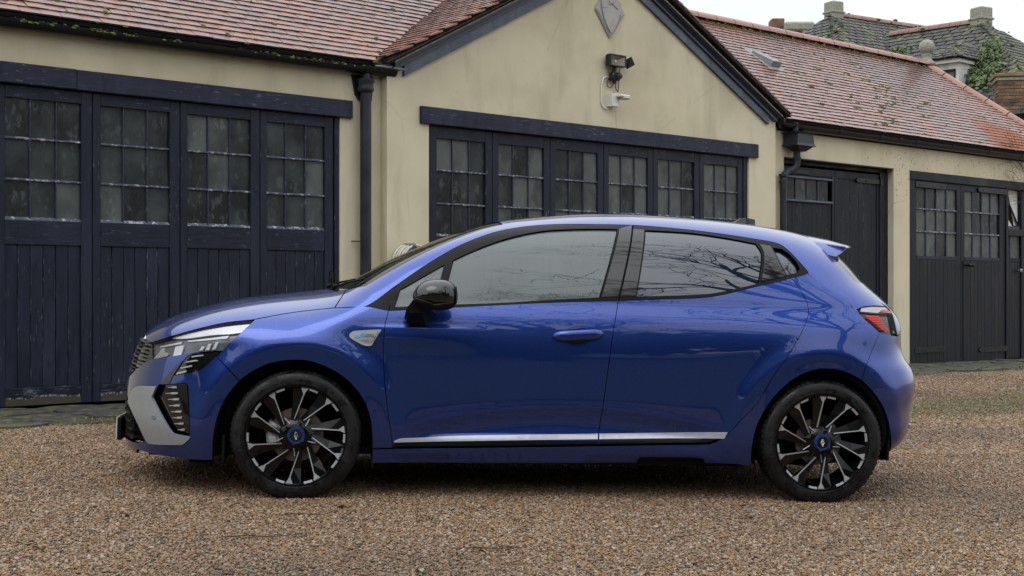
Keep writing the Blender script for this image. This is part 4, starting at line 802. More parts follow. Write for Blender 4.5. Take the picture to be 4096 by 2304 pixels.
m = MB(); m.tube([(3.24, -.0, -.08), (3.24, -.09, -.08), (3.24, -.10, -.14)], .012, 8); m.tube([(3.24, -.06, -.06), (3.24, -.06, -.03)], .006, 6); m.box(3.21, 3.27, -.07, -.05, -.03, -.02); o = m.build('garden_tap', MT['iron'], None, loc=P0, rot=(0, 0, FRZ)); tag(o, 'small dark tap low on the wall beside the drainpipe', 'tap')
# bare climber twigs under the gutter, far right
m = MB(); rr_ = random.Random(3)
def twig(p, d, n, r):
    pts = [p]
    for i in range(n):
        d = (d+Vector((rr_.uniform(-.25, .25), rr_.uniform(-.05, .03), rr_.uniform(-.25, .2)))).normalized(); p = p+d*.09; p.y = min(p.y, -.01); p.y = max(p.y, -.09); pts.append(p.copy())
        if rr_.random() < .38 and r > .0012: twig(p.copy(), (d+Vector((rr_.uniform(-.7, .7), 0, rr_.uniform(-.6, .6)))).normalized(), n-i-1, r*.6)
    m.tube(pts, [r*(1-.7*i/len(pts)) for i in range(len(pts))], 4)
for k in range(7): twig(Vector((16.5-.05*k, -.03, 1.2+.1*k)), Vector((-.75, 0, .35+.04*k)), 13, .004)
o = m.build('climbing_vine', simple('bare_twig', (.06, .045, .03), .9), None, loc=P0, rot=(0, 0, FRZ)); tag(o, 'bare climber twigs spreading over the cream wall beneath the gutter', 'climber')
# seed specks / insects on the wall
m = MB()
for k in range(130):
    s = random.uniform(11.7, 16.2); z = random.uniform(1.66, 1.93) if s > 12.7 or random.random() < .5 else random.uniform(1.66, 1.93)
    if random.random() < .25: s = random.uniform(12.42, 12.78); z = random.uniform(1.2, 1.8)
    m.box(s, s+.004, -.004, .0, z, z+random.uniform(.006, .016))
m.build('tendril_pads', simple('dry_tendril', (.05, .04, .03), .9), wr)['kind'] = 'stuff'
# ============================ old house behind =======================================
def at(px, py, Y): return Vector(((px-2048)/5500*Y, Y, ZC+(1152-py)/5500*Y))
hs_ = empty('stone_roofed_house', (9, 36, .0)); tag(hs_, 'old house with steep lichened stone roofs rising behind the garages', 'house'); bpy.context.view_layer.update()
h0 = Vector((9, 36, 0)); dE = Vector((.8268, .5625, 0)); nE = Vector((.5625, -.8268, 0)); TP = .80
def house_face(o, a, tan, poly, label, gauge=.18, w=.26, cap=300, L=.27):
    """o apex-side origin; a horizontal unit; slope rises along b"""
    a = a.normalized(); out = a.cross(Vector((0, 0, 1))).normalized()   # horizontal pointing down-slope
    b = (Vector((0, 0, 1))*tan-out).normalized(); m = MB(); n = len(poly); nn = a.cross(b)
    V = [o+a*x+b*y-nn*.01-h0 for x, y in poly]+[o+a*x+b*y-nn*.08-h0 for x, y in poly]
    m.add(V, [tuple(range(n)), tuple(range(2*n-1, n-1, -1))]+[(i, i+n, (i+1) % n+n, (i+1) % n) for i in range(n)])
    r = m.build('roof', MT['dark'], hs_); r['label'] = label
    tile_plane(r, o-h0, a, b, poly, MT['slate'], w=w, L=L, th=.028, gauge=gauge, cap=cap, name='stone_slate', jag=.016, jit=.006, wvar=.2, tw=1.2); return r, b
PA = at(3335, 62, 36); PA2 = at(3700, 118, 37.9); LA = (PA2-PA).length; dA = (PA2-PA); dA.z = 0; dA.normalize(); nA = Vector((dA.y, -dA.x, 0))
SLN = 4.6; kk = SLN/math.hypot(1, TP)
# main range: front slope and the hipped end
house_face(PA, dA, TP, [(0, 0), (LA+3, 0), (LA+3, -SLN), (-kk, -SLN)], 'front slope of the range with the taller chimney-like post')
house_face(PA, nA, TP*1.0, [(0, 0), (kk, -SLN), (-kk, -SLN)], 'hipped end turned towards the tiled ridge')
PB = at(3925, 88, 34); PB2 = at(3566, 141, 35.85); dB = PB2-PB; dB.z = 0; LB = dB.length; dB.normalize(); nB = Vector((-dB.y, dB.x, 0))
if nB.x > 0: nB = -nB
house_face(PB, -dB, TP, [(0, 0), (-LB-.6, 0), (-LB-.6, -SLN*.2), (-LB+.1, -SLN), (kk, -SLN)], 'slope with the little dormer window')
house_face(PB, -nB, TP, [(0, 0), (kk, -SLN), (-kk, -SLN)], 'hipped end facing the yard')
def post(p, w, hgt):
    m = MB(); m.box(-w, w, -w, w, -.25, hgt, bev=.03); m.box(-w*1.12, w*1.12, -w*1.12, w*1.12, hgt*.35-.05, hgt*.35, bev=.01); return m.build('roof_post', MT['stone'], hs_, loc=p-h0, rot=(0, 0, .5))
post(PA+Vector((0, 0, -.05)), .19, .40); post(PB+Vector((0, 0, -.05)), .20, .40)
ridge_tiles(hs_, PA-h0+dA*.2+Vector((0, 0, .02)), PA2-h0+dA*1.5+Vector((0, 0, .02)), 13, .13, MT['oldridge'])
ridge_tiles(hs_, PB-h0+dB*.2+Vector((0, 0, .02)), PB2-h0+Vector((0, 0, .02)), 8, .14, MT['oldridge'])
# dormer
dc = PB-dB*.86+nB*2.60; dc.z = 0
def dp(u, v, z): p = dc+dB*(u*.62)-nB*v-h0; p.z = z-.18; return tuple(p)   # u back along the front, v into the roof
m = MB(); zb_, zt_ = 4.9, 6.44
m.add([dp(0, 0, zb_), dp(1.35, 0, zb_), dp(1.35, 0, zt_), dp(0, 0, zt_), dp(0, 1.5, zb_), dp(1.35, 1.5, zb_), dp(1.35, 1.5, zt_), dp(0, 1.5, zt_)], [(0, 1, 2, 3), (1, 5, 6, 2), (4, 0, 3, 7), (3, 2, 6, 7), (5, 4, 7, 6)]); dm = m.build('dormer', simple('flaking_white_plaster', (.55, .55, .52), .8, 0, .25, 6, .3), hs_)
m = MB(); m.add([dp(-.1, -.12, zt_-.02), dp(1.45, -.12, zt_-.02), dp(1.45, 1.4, zt_-.02), dp(-.1, 1.4, zt_-.02), dp(-.1, -.12, zt_+.07), dp(1.45, -.12, zt_+.07), dp(1.45, 1.4, zt_+.07), dp(-.1, 1.4, zt_+.07)], [(0, 1, 5, 4), (1, 2, 6, 5), (2, 3, 7, 6), (3, 0, 4, 7), (4, 5, 6, 7), (3, 2, 1, 0)]); m.build('cornice', MT['white'], dm)
for i in range(4):
    for j in range(2):
        m = MB(); u0 = .18+i*.255; z0 = 5.0+j*.62; m.add([dp(u0, -.015, z0), dp(u0+.235, -.015, z0), dp(u0+.235, -.015, z0+.60), dp(u0, -.015, z0+.60)], [(0, 1, 2, 3)]); m.build('pane', MT['pane2'], dm)
m = MB(); 
for (u0, u1, z0, z1) in [(.14, .18, 4.95, 6.28), (1.18, 1.22, 4.95, 6.28), (.14, 1.22, 6.22, 6.28)]+[(.18+i*.255-.02, .18+i*.255, 4.95, 6.25) for i in (1, 2, 3)]+[(.14, 1.22, 5.60, 5.62)]:
    m.add([dp(u0, -.03, z0), dp(u1, -.03, z0), dp(u1, -.03, z1), dp(u0, -.03, z1), dp(u0, 0, z0), dp(u1, 0, z0), dp(u1, 0, z1), dp(u0, 0, z1)], [(0, 1, 2, 3), (0, 4, 5, 1), (1, 5, 6, 2), (2, 6, 7, 3), (3, 7, 4, 0)])
m.build('window_frame', MT['wdoor'], dm)
apx = Vector(dp(.55, .55, zt_+.50)); c4 = [Vector(dp(-.16, -.18, zt_+.06)), Vector(dp(1.5, -.18, zt_+.06)), Vector(dp(1.5, 1.3, zt_+.06)), Vector(dp(-.16, 1.3, zt_+.06))]; apx2 = Vector(dp(.55, 1.6, zt_+.50))
m = MB(); m.add([c4[0], c4[1], c4[2], c4[3], apx, apx2], [(0, 1, 4), (3, 0, 4, 5), (1, 2, 5, 4)]); dr_ = m.build('dormer_roof', MT['dark'], dm)
def small_face(p, e0, e1, top, name_par):
    a = (e1-e0).normalized(); mid = (top[0] if isinstance(top, tuple) else top); b = (mid-e0); b = (b-a*b.dot(a)).normalized(); H = (mid-e0).dot(b); L0 = (e1-e0).length
    tx = [(t-e0).dot(a) for t in (top if isinstance(top, tuple) else (top,))]; tile_plane(name_par, e0+a.cross(b)*.01, a, b, [(0, 0), (L0, 0)]+[(x, H) for x in sorted(tx, reverse=True)], MT['slate'], w=.22, L=.2, th=.025, gauge=.13, cap=80, name='stone_slate', jag=.015, jit=.01, wvar=.2)
dr_.parent = hs_
small_face(None, c4[1], c4[0], apx, dr_); small_face(None, c4[0], c4[3], (apx, apx2), dr_)
# walls of the house below its roofs
m = MB()
for c, e in ((PA+dA*3+nA*-.5, 0), (PB+dB*3, 0)):
    p = c-h0; m.box(p.x-2.2, p.x+2.2, p.y-1.6, p.y+1.6, 0, 3.6)
m.build('wall', simple('house_render', (.35, .32, .25), .9), hs_)
# ivy on the slope
V = []; Fc = []
for k in range(2600):
    t = random.random(); cx = 3975-60*t+random.gauss(0, 14+16*math.sin(3*t)); cy = 185+150*t+random.gauss(0, 14)
    if random.random() < .12: cx = random.gauss(3600, 20); cy = random.gauss(215, 14)
    g = at(cx, cy, 34.0); # drop onto the dormer slope
    r = (g-camloc).normalized(); a_n = (nB*TP+Vector((0, 0, 1))).normalized(); d_ = (PB+a_n*random.uniform(.03, .20)-camloc).dot(a_n)/r.dot(a_n); g = camloc+r*d_-h0
    s = random.uniform(.03, .07); u = Vector((random.gauss(0, 1), random.gauss(0, 1), random.gauss(0, 1))).normalized(); v = u.orthogonal().normalized(); b = len(V)
    V += [tuple(g-u*s), tuple(g+v*s*.8), tuple(g+u*s), tuple(g-v*s*.8)]; Fc.append((b, b+1, b+2, b+3))
o = link('ivy', np_mesh('ivy', V, Fc, MT['ivy']), None, loc=h0); tag(o, 'green ivy climbing the stone roof beside the dormer', 'ivy')
sp = []
for P_, dirs in ((PA, ((-dA+nA), (-dA-nA), dA)), (PB, ((dB*-1+nB), (dB*-1-nB), dB))):
    for d_ in dirs:
        rdg = abs((d_.normalized()).dot(dA)) > .99 or abs((d_.normalized()).dot(dB)) > .99
        for k in range(90):
            t = abs(random.gauss(0, 1.3)) if not rdg else random.uniform(.2, 3.2)
            p = P_-h0+d_*t-Vector((0, 0, 0 if rdg else TP*t))+Vector((random.gauss(0, .10), random.gauss(0, .10), random.gauss(-.05, .05))); sp.append((Matrix.Translation(p), random.uniform(.02, .055)))
moss_on(hs_, sp)
# brick chimney at the right edge
def brick_stack(name, c, w, d, z0, z1, ang, label, capz=.12):
    st = empty(name, (c.x, c.y, z0+ZC*0), ang); tag(st, label, 'chimney')
    m = MB(); m.box(-w/2+.01, w/2-.01, -d/2+.01, d/2-.01, 0, z1-z0); m.build('core', MT['mortar'], st)
    bh = .075; n = int((z1-z0)/bh); bl = .23; nb = 0; mesh = None
    bmesh_ = MB(); bmesh_.box(0, bl-.012, -.012, .09, 0, bh-.011, bev=.004)
    me = bmesh_.build('brick', MT['brick']).data; bpy.data.objects.remove(bpy.data.objects['brick'])
    mh = MB(); mh.box(0, bl/2-.012, -.012, .09, 0, bh-.011, bev=.004); me2 = mh.build('brick', MT['brick']).data; bpy.data.objects.remove(bpy.data.objects['brick'])
    for j in range(n):
        for face, (ox, oy, rz, ln) in enumerate(((-w/2, -d/2, 0, w), (-w/2, d/2, -math.pi/2, d))):
            x = -(j % 2)*bl/2
            while x < ln-.02:
                hb = x < 0; ml_ = me2 if hb or x+bl > ln+.03 else me; xx = max(x, 0)
                o = bpy.data.objects.new('brick', ml_); C.objects.link(o); o.parent = st
                if rz == 0: o.location = (ox+xx+random.uniform(-.003, .003), oy+random.uniform(-.004, .004), j*bh)
                else: o.location = (ox+random.uniform(-.004, .004), oy-xx, j*bh); o.rotation_euler = (0, 0, rz)
                x += bl
    for k in range(2): m = MB(); e = .05+.04*k; m.box(-w/2-e, w/2+e, -d/2-e, d/2+e, z1-z0+k*.08, z1-z0+.075+k*.08, bev=.01); m.build('cap_course', MT['brick'] if k else MT['stone'], st)
    return st
pc = at(4075, 330, 30); brick_stack('brick_chimney', pc, .95, .7, at(4075, 500, 30).z, pc.z, -.2, 'brown brick chimney at the edge of the picture beside the slate roof')
pc = at(3120, 130, 41); 
st = empty('roof_stack', (pc.x, pc.y, pc.z-1.0)); tag(st, 'low grey stack with a brick top peeping over the tiled ridge', 'chimney')
m = MB(); m.box(-1.0, .1, -.5, .5, .0, 1.08, bev=.03); m.box(-.1, .85, -.55, .4, .0, 1.15, bev=.05); m.build('stack_body', MT['slate'], st)
m = MB(); m.box(-.33, .05, -.45, .1, 1.06, 1.34, bev=.02); m.build('brick_top', MT['brick'], st)
m = MB(); m.box(.0, .9, -.7, .5, .92, 1.2, bev=.06); m.build('stone_cap', MT['stone'], st)
# ------------------------------------------------------------ ground
def gz(x, y):
    x = np.asarray(x, float); y = np.asarray(y, float)
    dx = x-P0.x; dy = y-P0.y; t = dx*N3.x+dy*N3.y; s = dx*D3.x+dy*D3.y
    g1 = .045-.0264*(np.clip(x, -4, 2.2)+1.032)
    g2 = .116-.0109*np.clip(s, -4, 16)
    w = sst(1.4, 4.2, t); return g1*w+g2*(1-w)
def grid_mesh(xs, ys, dz=0., nz=0.):
    X, Y = np.meshgrid(xs, ys); Z = gz(X, Y)+dz
    if nz: Z = Z+nz*(np.sin(X*3.1+1.3*np.sin(Y*2.3))*np.cos(Y*2.7)+.6*np.sin(X*7.3+Y*5.1))
    V = np.stack([X, Y, Z], -1).reshape(-1, 3); n, m_ = len(ys), len(xs); i = np.arange(n-1)[:, None]*m_+np.arange(m_-1)[None]
    return V, np.stack([i, i+1, i+m_+1, i+m_], -1).reshape(-1, 4)
# gravel sheet: stone-coloured cells
a = M_('gravel_ground', (.25, .16, .1), .8, 0, Specular_IOR_Level=.35); v = a.n('ShaderNodeNewGeometry').outputs['Position']
vo = a.n('ShaderNodeTexVoronoi', {'Vector': v, 'Scale': 90}); cc = a.n('ShaderNodeSeparateColor', {'Color': vo.outputs['Color']}).outputs[0]
GST = [(.0, (.05, .043, .04)), (.12, (.125, .078, .043)), (.3, (.23, .127, .060)), (.5, (.295, .172, .084)), (.65, (.26, .177, .110)), (.8, (.33, .242, .162)), (.92, (.41, .345, .275)), (1, (.13, .135, .145))]
c = a.ramp(cc, [(p, tuple(q*.8 for q in k)) for p, k in GST]); big = a.noise(v, 1.1, 5, .6); 
c = a.mix(a.ramp(big, [(.4, 0.), (.7, .35)]), c, (.10, .07, .05)); 
sp_ = a.n('ShaderNodeVectorMath', {0: v}, operation='DOT_PRODUCT'); sp_.inputs[1].default_value = (N3.x, N3.y, 0); tt = a.mth('SUBTRACT', sp_.outputs['Value'], P0.x*N3.x+P0.y*N3.y)   # metres out from the wall
sq = a.n('ShaderNodeVectorMath', {0: v}, operation='DOT_PRODUCT'); sq.inputs[1].default_value = (D3.x, D3.y, 0); ss = a.mth('SUBTRACT', sq.outputs['Value'], P0.x*D3.x+P0.y*D3.y)
wob = a.mth('MULTIPLY', a.mth('SUBTRACT', a.noise(v, 1.8, 5, .65), .5), 1.0)
t2 = a.mth('ADD', tt, wob)
band = a.mth('MULTIPLY', a.ramp(a.mth('DIVIDE', t2, 8.), [(.40, 0.), (.44, 1.), (.54, 1.), (.59, 0.)]), a.ramp(a.mth('DIVIDE', ss, 12.), [(.42, 0.), (.55, 1.)]))
gr = a.ramp(a.noise(v, 7, 6, .7), [(.35, (.10, .085, .065)), (.52, (.125, .12, .06)), (.7, (.17, .18, .07))])
c = a.mix(a.mth('MULTIPLY', band, .85), c, gr); a.base(c)
a.bump(a.mth('SUBTRACT', 1., vo.outputs['Distance']), .9, .012); MT['gravel'] = a.m
xs = np.concatenate([np.linspace(-150, -9, 12), np.linspace(-8, 14, 90), np.linspace(15, 150, 14)]); ys = np.concatenate([np.linspace(-150, -6, 12), np.linspace(-5, 25, 110), np.linspace(27, 200, 14)])
V, Fc = grid_mesh(xs, ys); o = link('gravel_ground', np_mesh('gravel_ground', V, Fc, MT['gravel'], True)); o['kind'] = 'structure'
# added dark ground sheet, out of view: made up to darken the doors' reflection
a = M_('reflection_dark_ground', (.03, .04, .015), .9); f = a.noise(a.co(), 1.5, 6, .7); a.base(a.ramp(f, [(.3, (.014, .018, .008)), (.7, (.035, .045, .018))]))
V, Fc = grid_mesh(np.concatenate([np.linspace(-150, -20, 8), np.linspace(-18, 20, 20), np.linspace(30, 150, 8)]), np.concatenate([np.linspace(-150, -12, 8), np.linspace(-10, 4.55, 15)]), .03); o = link('added_dark_sheet', np_mesh('added_dark_sheet', V, Fc, a.m, True)); o['kind'] = 'structure'
# mossy stone apron along the foot of the wall: irregular setts
a = M_('mossy_setts', (.06, .055, .05), .8); v = a.n('ShaderNodeNewGeometry').outputs['Position']
f = a.noise(v, 2.0, 6, .65); g = a.noise(v, 16, 6, .7); oi = a.n('ShaderNodeObjectInfo').outputs['Random']
c = a.ramp(g, [(.3, (.022, .022, .022)), (.55, (.05, .048, .042)), (.75, (.12, .11, .085))]); c = a.mix(a.ramp(f, [(.48, 0.), (.64, .85)]), c, (.085, .10, .022)); c = a.mix(a.ramp(a.noise(v, 4.3, 5, .7), [(.60, 0.), (.68, .7)]), c, (.19, .17, .13)); a.base(c); a.rgh(a.ramp(g, [(.3, .35), (.7, .9)])); a.bump(g, .5, .02); MT['sett'] = a.m
ap = empty('stone_apron', (P0.x, P0.y, 0), FRZ); ap['kind'] = 'structure'; bpy.context.view_layer.update()
def ws2(s, t): return P0.x+D3.x*s+N3.x*t, P0.y+D3.y*s+N3.y*t
V, Fc = [], []
ss_ = np.linspace(-4, 19, 60); tt_ = np.linspace(-.6, 1.45, 6)
for s in ss_:
    for t in tt_: x, y = ws2(s, t); V.append((s, -t, float(gz(x, y))+.004))
for i in range(59):
    for j in range(5): Fc.append((i*6+j, i*6+j+1, i*6+j+7, i*6+j+6))
b_ = link('paving_bed', np_mesh('paving_bed', V, Fc, MT['sett']), ap)
rr_ = random.Random(11); s = -3.0; nst = 0
while s < 18:
    w = rr_.uniform(.3, .62); t = -.02
    while t < 1.36:
        d = rr_.uniform(.22, .45); d = min(d, 1.47-t+rr_.uniform(0, .1)); sj = s+rr_.uniform(-.05, .05); k = 7
        m = MB(); cx, cy = sj+w/2, -(t+d/2); pts = []
        for q in range(8):
            an = 2*math.pi*(q+.5)/8; rx = (w/2-.008)/max(abs(math.cos(an)), abs(math.sin(an)))*rr_.uniform(.90, 1.0); ry = (d/2-.008)/max(abs(math.cos(an)), abs(math.sin(an)))*rr_.uniform(.90, 1.0)
            pts.append((cx+rx*math.cos(an), cy+ry*math.sin(an)))
        x, y = ws2(cx, -cy); z = float(gz(x, y))+rr_.uniform(.012, .03)
        V = [(a_, b2, z-.05) for a_, b2 in pts]+[(a_, b2, z-.006) for a_, b2 in pts]+[(cx+(a_-cx)*.93, cy+(b2-cy)*.93, z) for a_, b2 in pts]
        m.add(V, [tuple(range(16, 24))]+[(i, (i+1) % 8, (i+1) % 8+8, i+8) for i in range(8)]+[(i+8, (i+1) % 8+8, (i+1) % 8+16, i+16) for i in range(8)])
        if -1.5 < s < 17.2 and nst < 300: m.build('paving_stone', MT['sett'], ap); nst += 1
        t += d
    s += w
# loose gravel as real stones, scattered where the picture shows it
def pebble(k):
    bm = bmesh.new(); bmesh.ops.create_icosphere(bm, subdivisions=1 if k else 2, radius=.5); r = random.Random(k+5)
    for v in bm.verts:
        v.co *= 1+r.uniform(-.16, .16); v.co.x *= 1.25; v.co.z *= .62
    me = bpy.data.meshes.new('pebble'); bm.to_mesh(me); bm.free(); me.shade_smooth(); me.materials.append(MT['pebble']); return me
a = M_('pebble_stone', (.3, .2, .12), .6, 0, Specular_IOR_Level=.4); at_ = a.n('ShaderNodeAttribute', attribute_name='tone', attribute_type='INSTANCER').outputs['Fac']
dp_ = a.n('ShaderNodeAttribute', attribute_name='damp', attribute_type='INSTANCER').outputs['Fac']; a.base(a.mix(dp_, a.ramp(at_, GST), (.055, .038, .024))); a.rgh(a.ramp(dp_, [(0., .62), (.6, .3)])); MT['pebble'] = a.m
pcol = bpy.data.collections.new('pebble_kinds')
for k in range(5): pcol.objects.link(bpy.data.objects.new('pebble', pebble(k)))
def scatter(n_per, y0, y1, size, xm=.9, side=.385, keep=None):
    """jittered points in the wedge the picture shows, with a margin either side"""
    out = []
    for yy in np.arange(y0, y1, .5):
        hw = side*(yy+.5)+xm; n = int(n_per(yy)*2*hw*.5); x = rng.uniform(-hw, hw, n); y = rng.uniform(yy, yy+.5, n); out.append(np.stack([x, y], -1))
    P = np.concatenate(out); dx = P[:, 0]-P0.x; dy = P[:, 1]-P0.y; t = dx*N3.x+dy*N3.y; s = dx*D3.x+dy*D3.y
    edge = 1.42+.10*np.sin(s*2.1)+.06*np.sin(s*5.3)
    k = t > edge+rng.exponential(.03, len(t))
    bandm = (t > 3.3) & (t < 4.5) & (s > 5.5); k &= ~(bandm & (rng.random(len(t)) < .72*sst(5.5, 7, s)))
    return P[k]
P = scatter(lambda y: 13000 if y < 7 else (10000 if y < 9 else (5500 if y < 11.5 else 3000)), 4.2, 17, .012)
n = len(P); S = .0090*np.exp(rng.normal(0, .30, n)); big_ = rng.random(n) < .02; S[big_] *= 1.5; S = np.minimum(S, .019); S = np.where(P[:, 1] > 9, S*1.35, S)
Z = gz(P[:, 0], P[:, 1])+rng.uniform(-.002, .006, n)+S*.1
me = bpy.data.meshes.new('loose_gravel'); me.vertices.add(n); me.vertices.foreach_set('co', np.stack([P[:, 0], P[:, 1], Z], -1).ravel())
def attr(nm, ty, val): q = me.attributes.new(nm, ty, 'POINT'); q.data.foreach_set('vector' if ty == 'FLOAT_VECTOR' else 'value', val.ravel())
attr('size', 'FLOAT', S.astype(np.float32)); attr('tone', 'FLOAT', rng.random(n).astype(np.float32)); attr('turn', 'FLOAT_VECTOR', np.stack([rng.normal(0, .35, n), rng.normal(0, .35, n), rng.uniform(0, 6.28, n)], -1).astype(np.float32)); nzv = sum(np.sin(P[:, 0]*a1+P[:, 1]*a2+a3)*w_ for a1, a2, a3, w_ in ((.9, 1.7, .3, 1), (-1.6, 2.3, 1.9, .8), (3.1, 1.2, 4, .55), (2.2, -3.9, 2.2, .45), (6.3, 4.1, .7, .3), (-5.2, 7.7, 3.3, .25)))
attr('damp', 'FLOAT', np.clip(.10+.13*nzv+rng.normal(0, .10, n), 0, .6).astype(np.float32))
attr('pick', 'INT', rng.integers(0, 5, n).astype(np.int32))
o = link('loose_gravel', me); tag(o, 'loose tan and grey gravel covering the yard in front of the garages', None, None, 'stuff')
ng = bpy.data.node_groups.new('gravel_scatter', 'GeometryNodeTree'); ng.interface.new_socket('Geometry', in_out='INPUT', socket_type='NodeSocketGeometry'); ng.interface.new_socket('Geometry', in_out='OUTPUT', socket_type='NodeSocketGeometry')
gi = ng.nodes.new('NodeGroupInput'); go = ng.nodes.new('NodeGroupOutput'); mp = ng.nodes.new('GeometryNodeMeshToPoints'); ip = ng.nodes.new('GeometryNodeInstanceOnPoints'); ci = ng.nodes.new('GeometryNodeCollectionInfo'); ci.inputs['Collection'].default_value = pcol; ci.inputs['Separate Children'].default_value = True; ci.inputs['Reset Children'].default_value = True
def na(nm, ty): q = ng.nodes.new('GeometryNodeInputNamedAttribute'); q.data_type = ty; q.inputs['Name'].default_value = nm; return [x for x in q.outputs if x.enabled and x.name == 'Attribute'][0]
L = ng.links; L.new(gi.outputs[0], mp.inputs[0]); L.new(mp.outputs[0], ip.inputs['Points']); L.new(ci.outputs[0], ip.inputs['Instance']); ip.inputs['Pick Instance'].default_value = True
L.new(na('pick', 'INT'), ip.inputs['Instance Index']); L.new(na('size', 'FLOAT'), ip.inputs['Scale'])
e2r = ng.nodes.new('FunctionNodeEulerToRotation'); L.new(na('turn', 'FLOAT_VECTOR'), e2r.inputs[0]); L.new(e2r.outputs[0], ip.inputs['Rotation']); L.new(ip.outputs[0], go.inputs[0])
md = o.modifiers.new('scatter', 'NODES'); md.node_group = ng
# grass tufts, weeds at the apron's edge; moss in the far band
def blades(n, fn, name, label, mt, h=(.02, .05)):
    V = []; Fc = []
    for _ in range(n):
        x, y = fn(); z = float(gz(x, y)); an = random.uniform(0, 6.28); hh = random.uniform(*h); w = hh*.08+.0012; lx, ly = random.gauss(0, hh*.4), random.gauss(0, hh*.4); b = len(V); ca, sa = math.cos(an)*w, math.sin(an)*w
        V += [(x-ca, y-sa, z), (x+ca, y+sa, z), (x+ca*.7+lx*.4, y+sa*.7+ly*.4, z+hh*.6), (x-ca*.7+lx*.4, y-sa*.7+ly*.4, z+hh*.6), (x+lx, y+ly, z+hh)]; Fc += [(b, b+1, b+2, b+3), (b+3, b+2, b+4)]
    o = link(name, np_mesh(name, V, Fc, mt)); tag(o, label, None, None, 'stuff')
a = M_('grass_blade', (.07, .11, .03), .6); f = a.n('ShaderNodeNewGeometry').outputs['Random Per Island']; a.base(a.ramp(f, [(0, (.06, .075, .025)), (.6, (.12, .14, .05)), (1, (.22, .19, .10))])); MT['grass'] = a.m
cl = [(random.uniform(-1.0, 16), 1.44+random.gauss(0, .07), random.uniform(.02, .10)) for _ in range(60)]+[(.35, 1.45, .10), (.62, 1.42, .05), (1.05, 1.43, .07), (1.3, 1.4, .06)]
def f1():
    s, t, r = random.choice(cl); return ws2(s+random.gauss(0, r), t+random.gauss(0, r*.5))
blades(3800, f1, 'weeds', 'small weeds and grass along the edge of the stone apron', MT['grass'], (.012, .045))
def f2():
    s = random.uniform(5.5, 17); return ws2(s, random.gauss(3.95, .38))
blades(16000, f2, 'thin_grass', 'thin grass and moss in a band across the gravel behind the car', MT['grass'], (.008, .024))
# fallen leaves and twigs on the gravel
lm = {k: simple(k, c, .6, 0, .25, 40, .1) for k, c in (('green_leaf', (.11, .15, .05)), ('brown_leaf', (.16, .055, .025)), ('pale_leaf', (.22, .25, .15)))}
def gpt(px, py):
    d = Vector(((px-2048)/5500, 1, (1152-py)/5500)); k = 4.5
    for _ in range(60): p = camloc+d*k; k += (p.z-float(gz(p.x, p.y)))/(-d.z)*.9
    return camloc+d*k
leaves = [(95, 2186, .055, 'green_leaf'), (155, 2205, .045, 'brown_leaf'), (508, 2073, .035, 'brown_leaf'), (1365, 2035, .05, 'brown_leaf'), (1417, 2058, .03, 'pale_leaf'), (1725, 2088, .035, 'green_leaf'), (1680, 2296, .05, 'pale_leaf'), (1930, 2218, .035, 'brown_leaf'), (2965, 2030, .05, 'brown_leaf'), (3000, 2080, .03, 'brown_leaf'), (3535, 2010, .04, 'pale_leaf'), (1835, 2228, .03, 'green_leaf'), (400, 1860, .04, 'green_leaf'), (500, 1838, .05, 'green_leaf'), (130, 2055, .04, 'pale_leaf'), (2620, 2095, .045, 'brown_leaf')]
adj = {'green_leaf': 'green', 'brown_leaf': 'reddish brown', 'pale_leaf': 'pale green'}
where = ['at the near corner in front of the car', 'curled beside a green one at the near corner', 'alone on open gravel left of the front wheel', 'close to the front tyre', 'just in front of the front tyre', 'on gravel under the front door', 'at the very bottom edge of the picture', 'on gravel near a twig under the doors', 'below the sill near the rear wheel', 'second one out from the rear tyre', 'beside the rear tyre', 'next to a dark twig under the doors', 'by the front bumper', 'right under the front bumper', 'near the left edge of the picture', 'on gravel under the rear door']
for (px, py, s, k), wz in zip(leaves, where):
    p = gpt(px, py); m = MB(); an = random.uniform(0, 6); n = 7; V = []
    for i in range(n):
        t = i/(n-1); w = math.sin(math.pi*min(1, t*1.02+.02))**.8*s*.28; z = .012+.006*math.sin(t*5+an); V += [((t-.5)*s, -w, z+.003), ((t-.5)*s, 0, z-.002), ((t-.5)*s, w, z+.004)]
    Fc = [f for i in range(n-1) for f in ((3*i, 3*i+1, 3*i+4, 3*i+3), (3*i+1, 3*i+2, 3*i+5, 3*i+4))]; m.add(V, Fc)
    o = m.build('fallen_leaf', lm[k], None, True, loc=p, rot=(0, 0, an)); tag(o, '%s fallen leaf %s' % (adj[k], wz), 'leaf', 'leaves fallen on the gravel')
tw = simple('dry_twig', (.05, .035, .022), .9)
for px, py, s, an, lb in ((225, 1783, .10, .2, 'thin dry twig on gravel left of the bumper'), (245, 1838, .05, -.8, 'short dark twig on gravel below the longer one at the left'), (1228, 2071, .12, .05, 'thin twig on gravel in front of the front tyre'), (2060, 2205, .05, .1, 'dark twig stub on gravel below the doors'), (1945, 2208, .13, .0, 'longest dry twig on gravel below the doors'), (1035, 2160, .16, .03, 'long dark twig at the bottom left of the front wheel'), (960, 2030, .05, .6, 'tiny twig by the foot of the front tyre')):
    p = gpt(px, py); m = MB(); m.tube([(-s, 0, .012), (-s*.3, .01, .018), (s*.3, -.006, .014), (s, .012, .02)], [.002, .0025, .002, .001], 5); m.tube([(s*.2, 0, .015), (s*.5, .03, .02)], .0015, 4); o = m.build('twig', tw, None, loc=p, rot=(0, 0, an)); tag(o, lb, 'twig', 'twigs lying on the gravel')
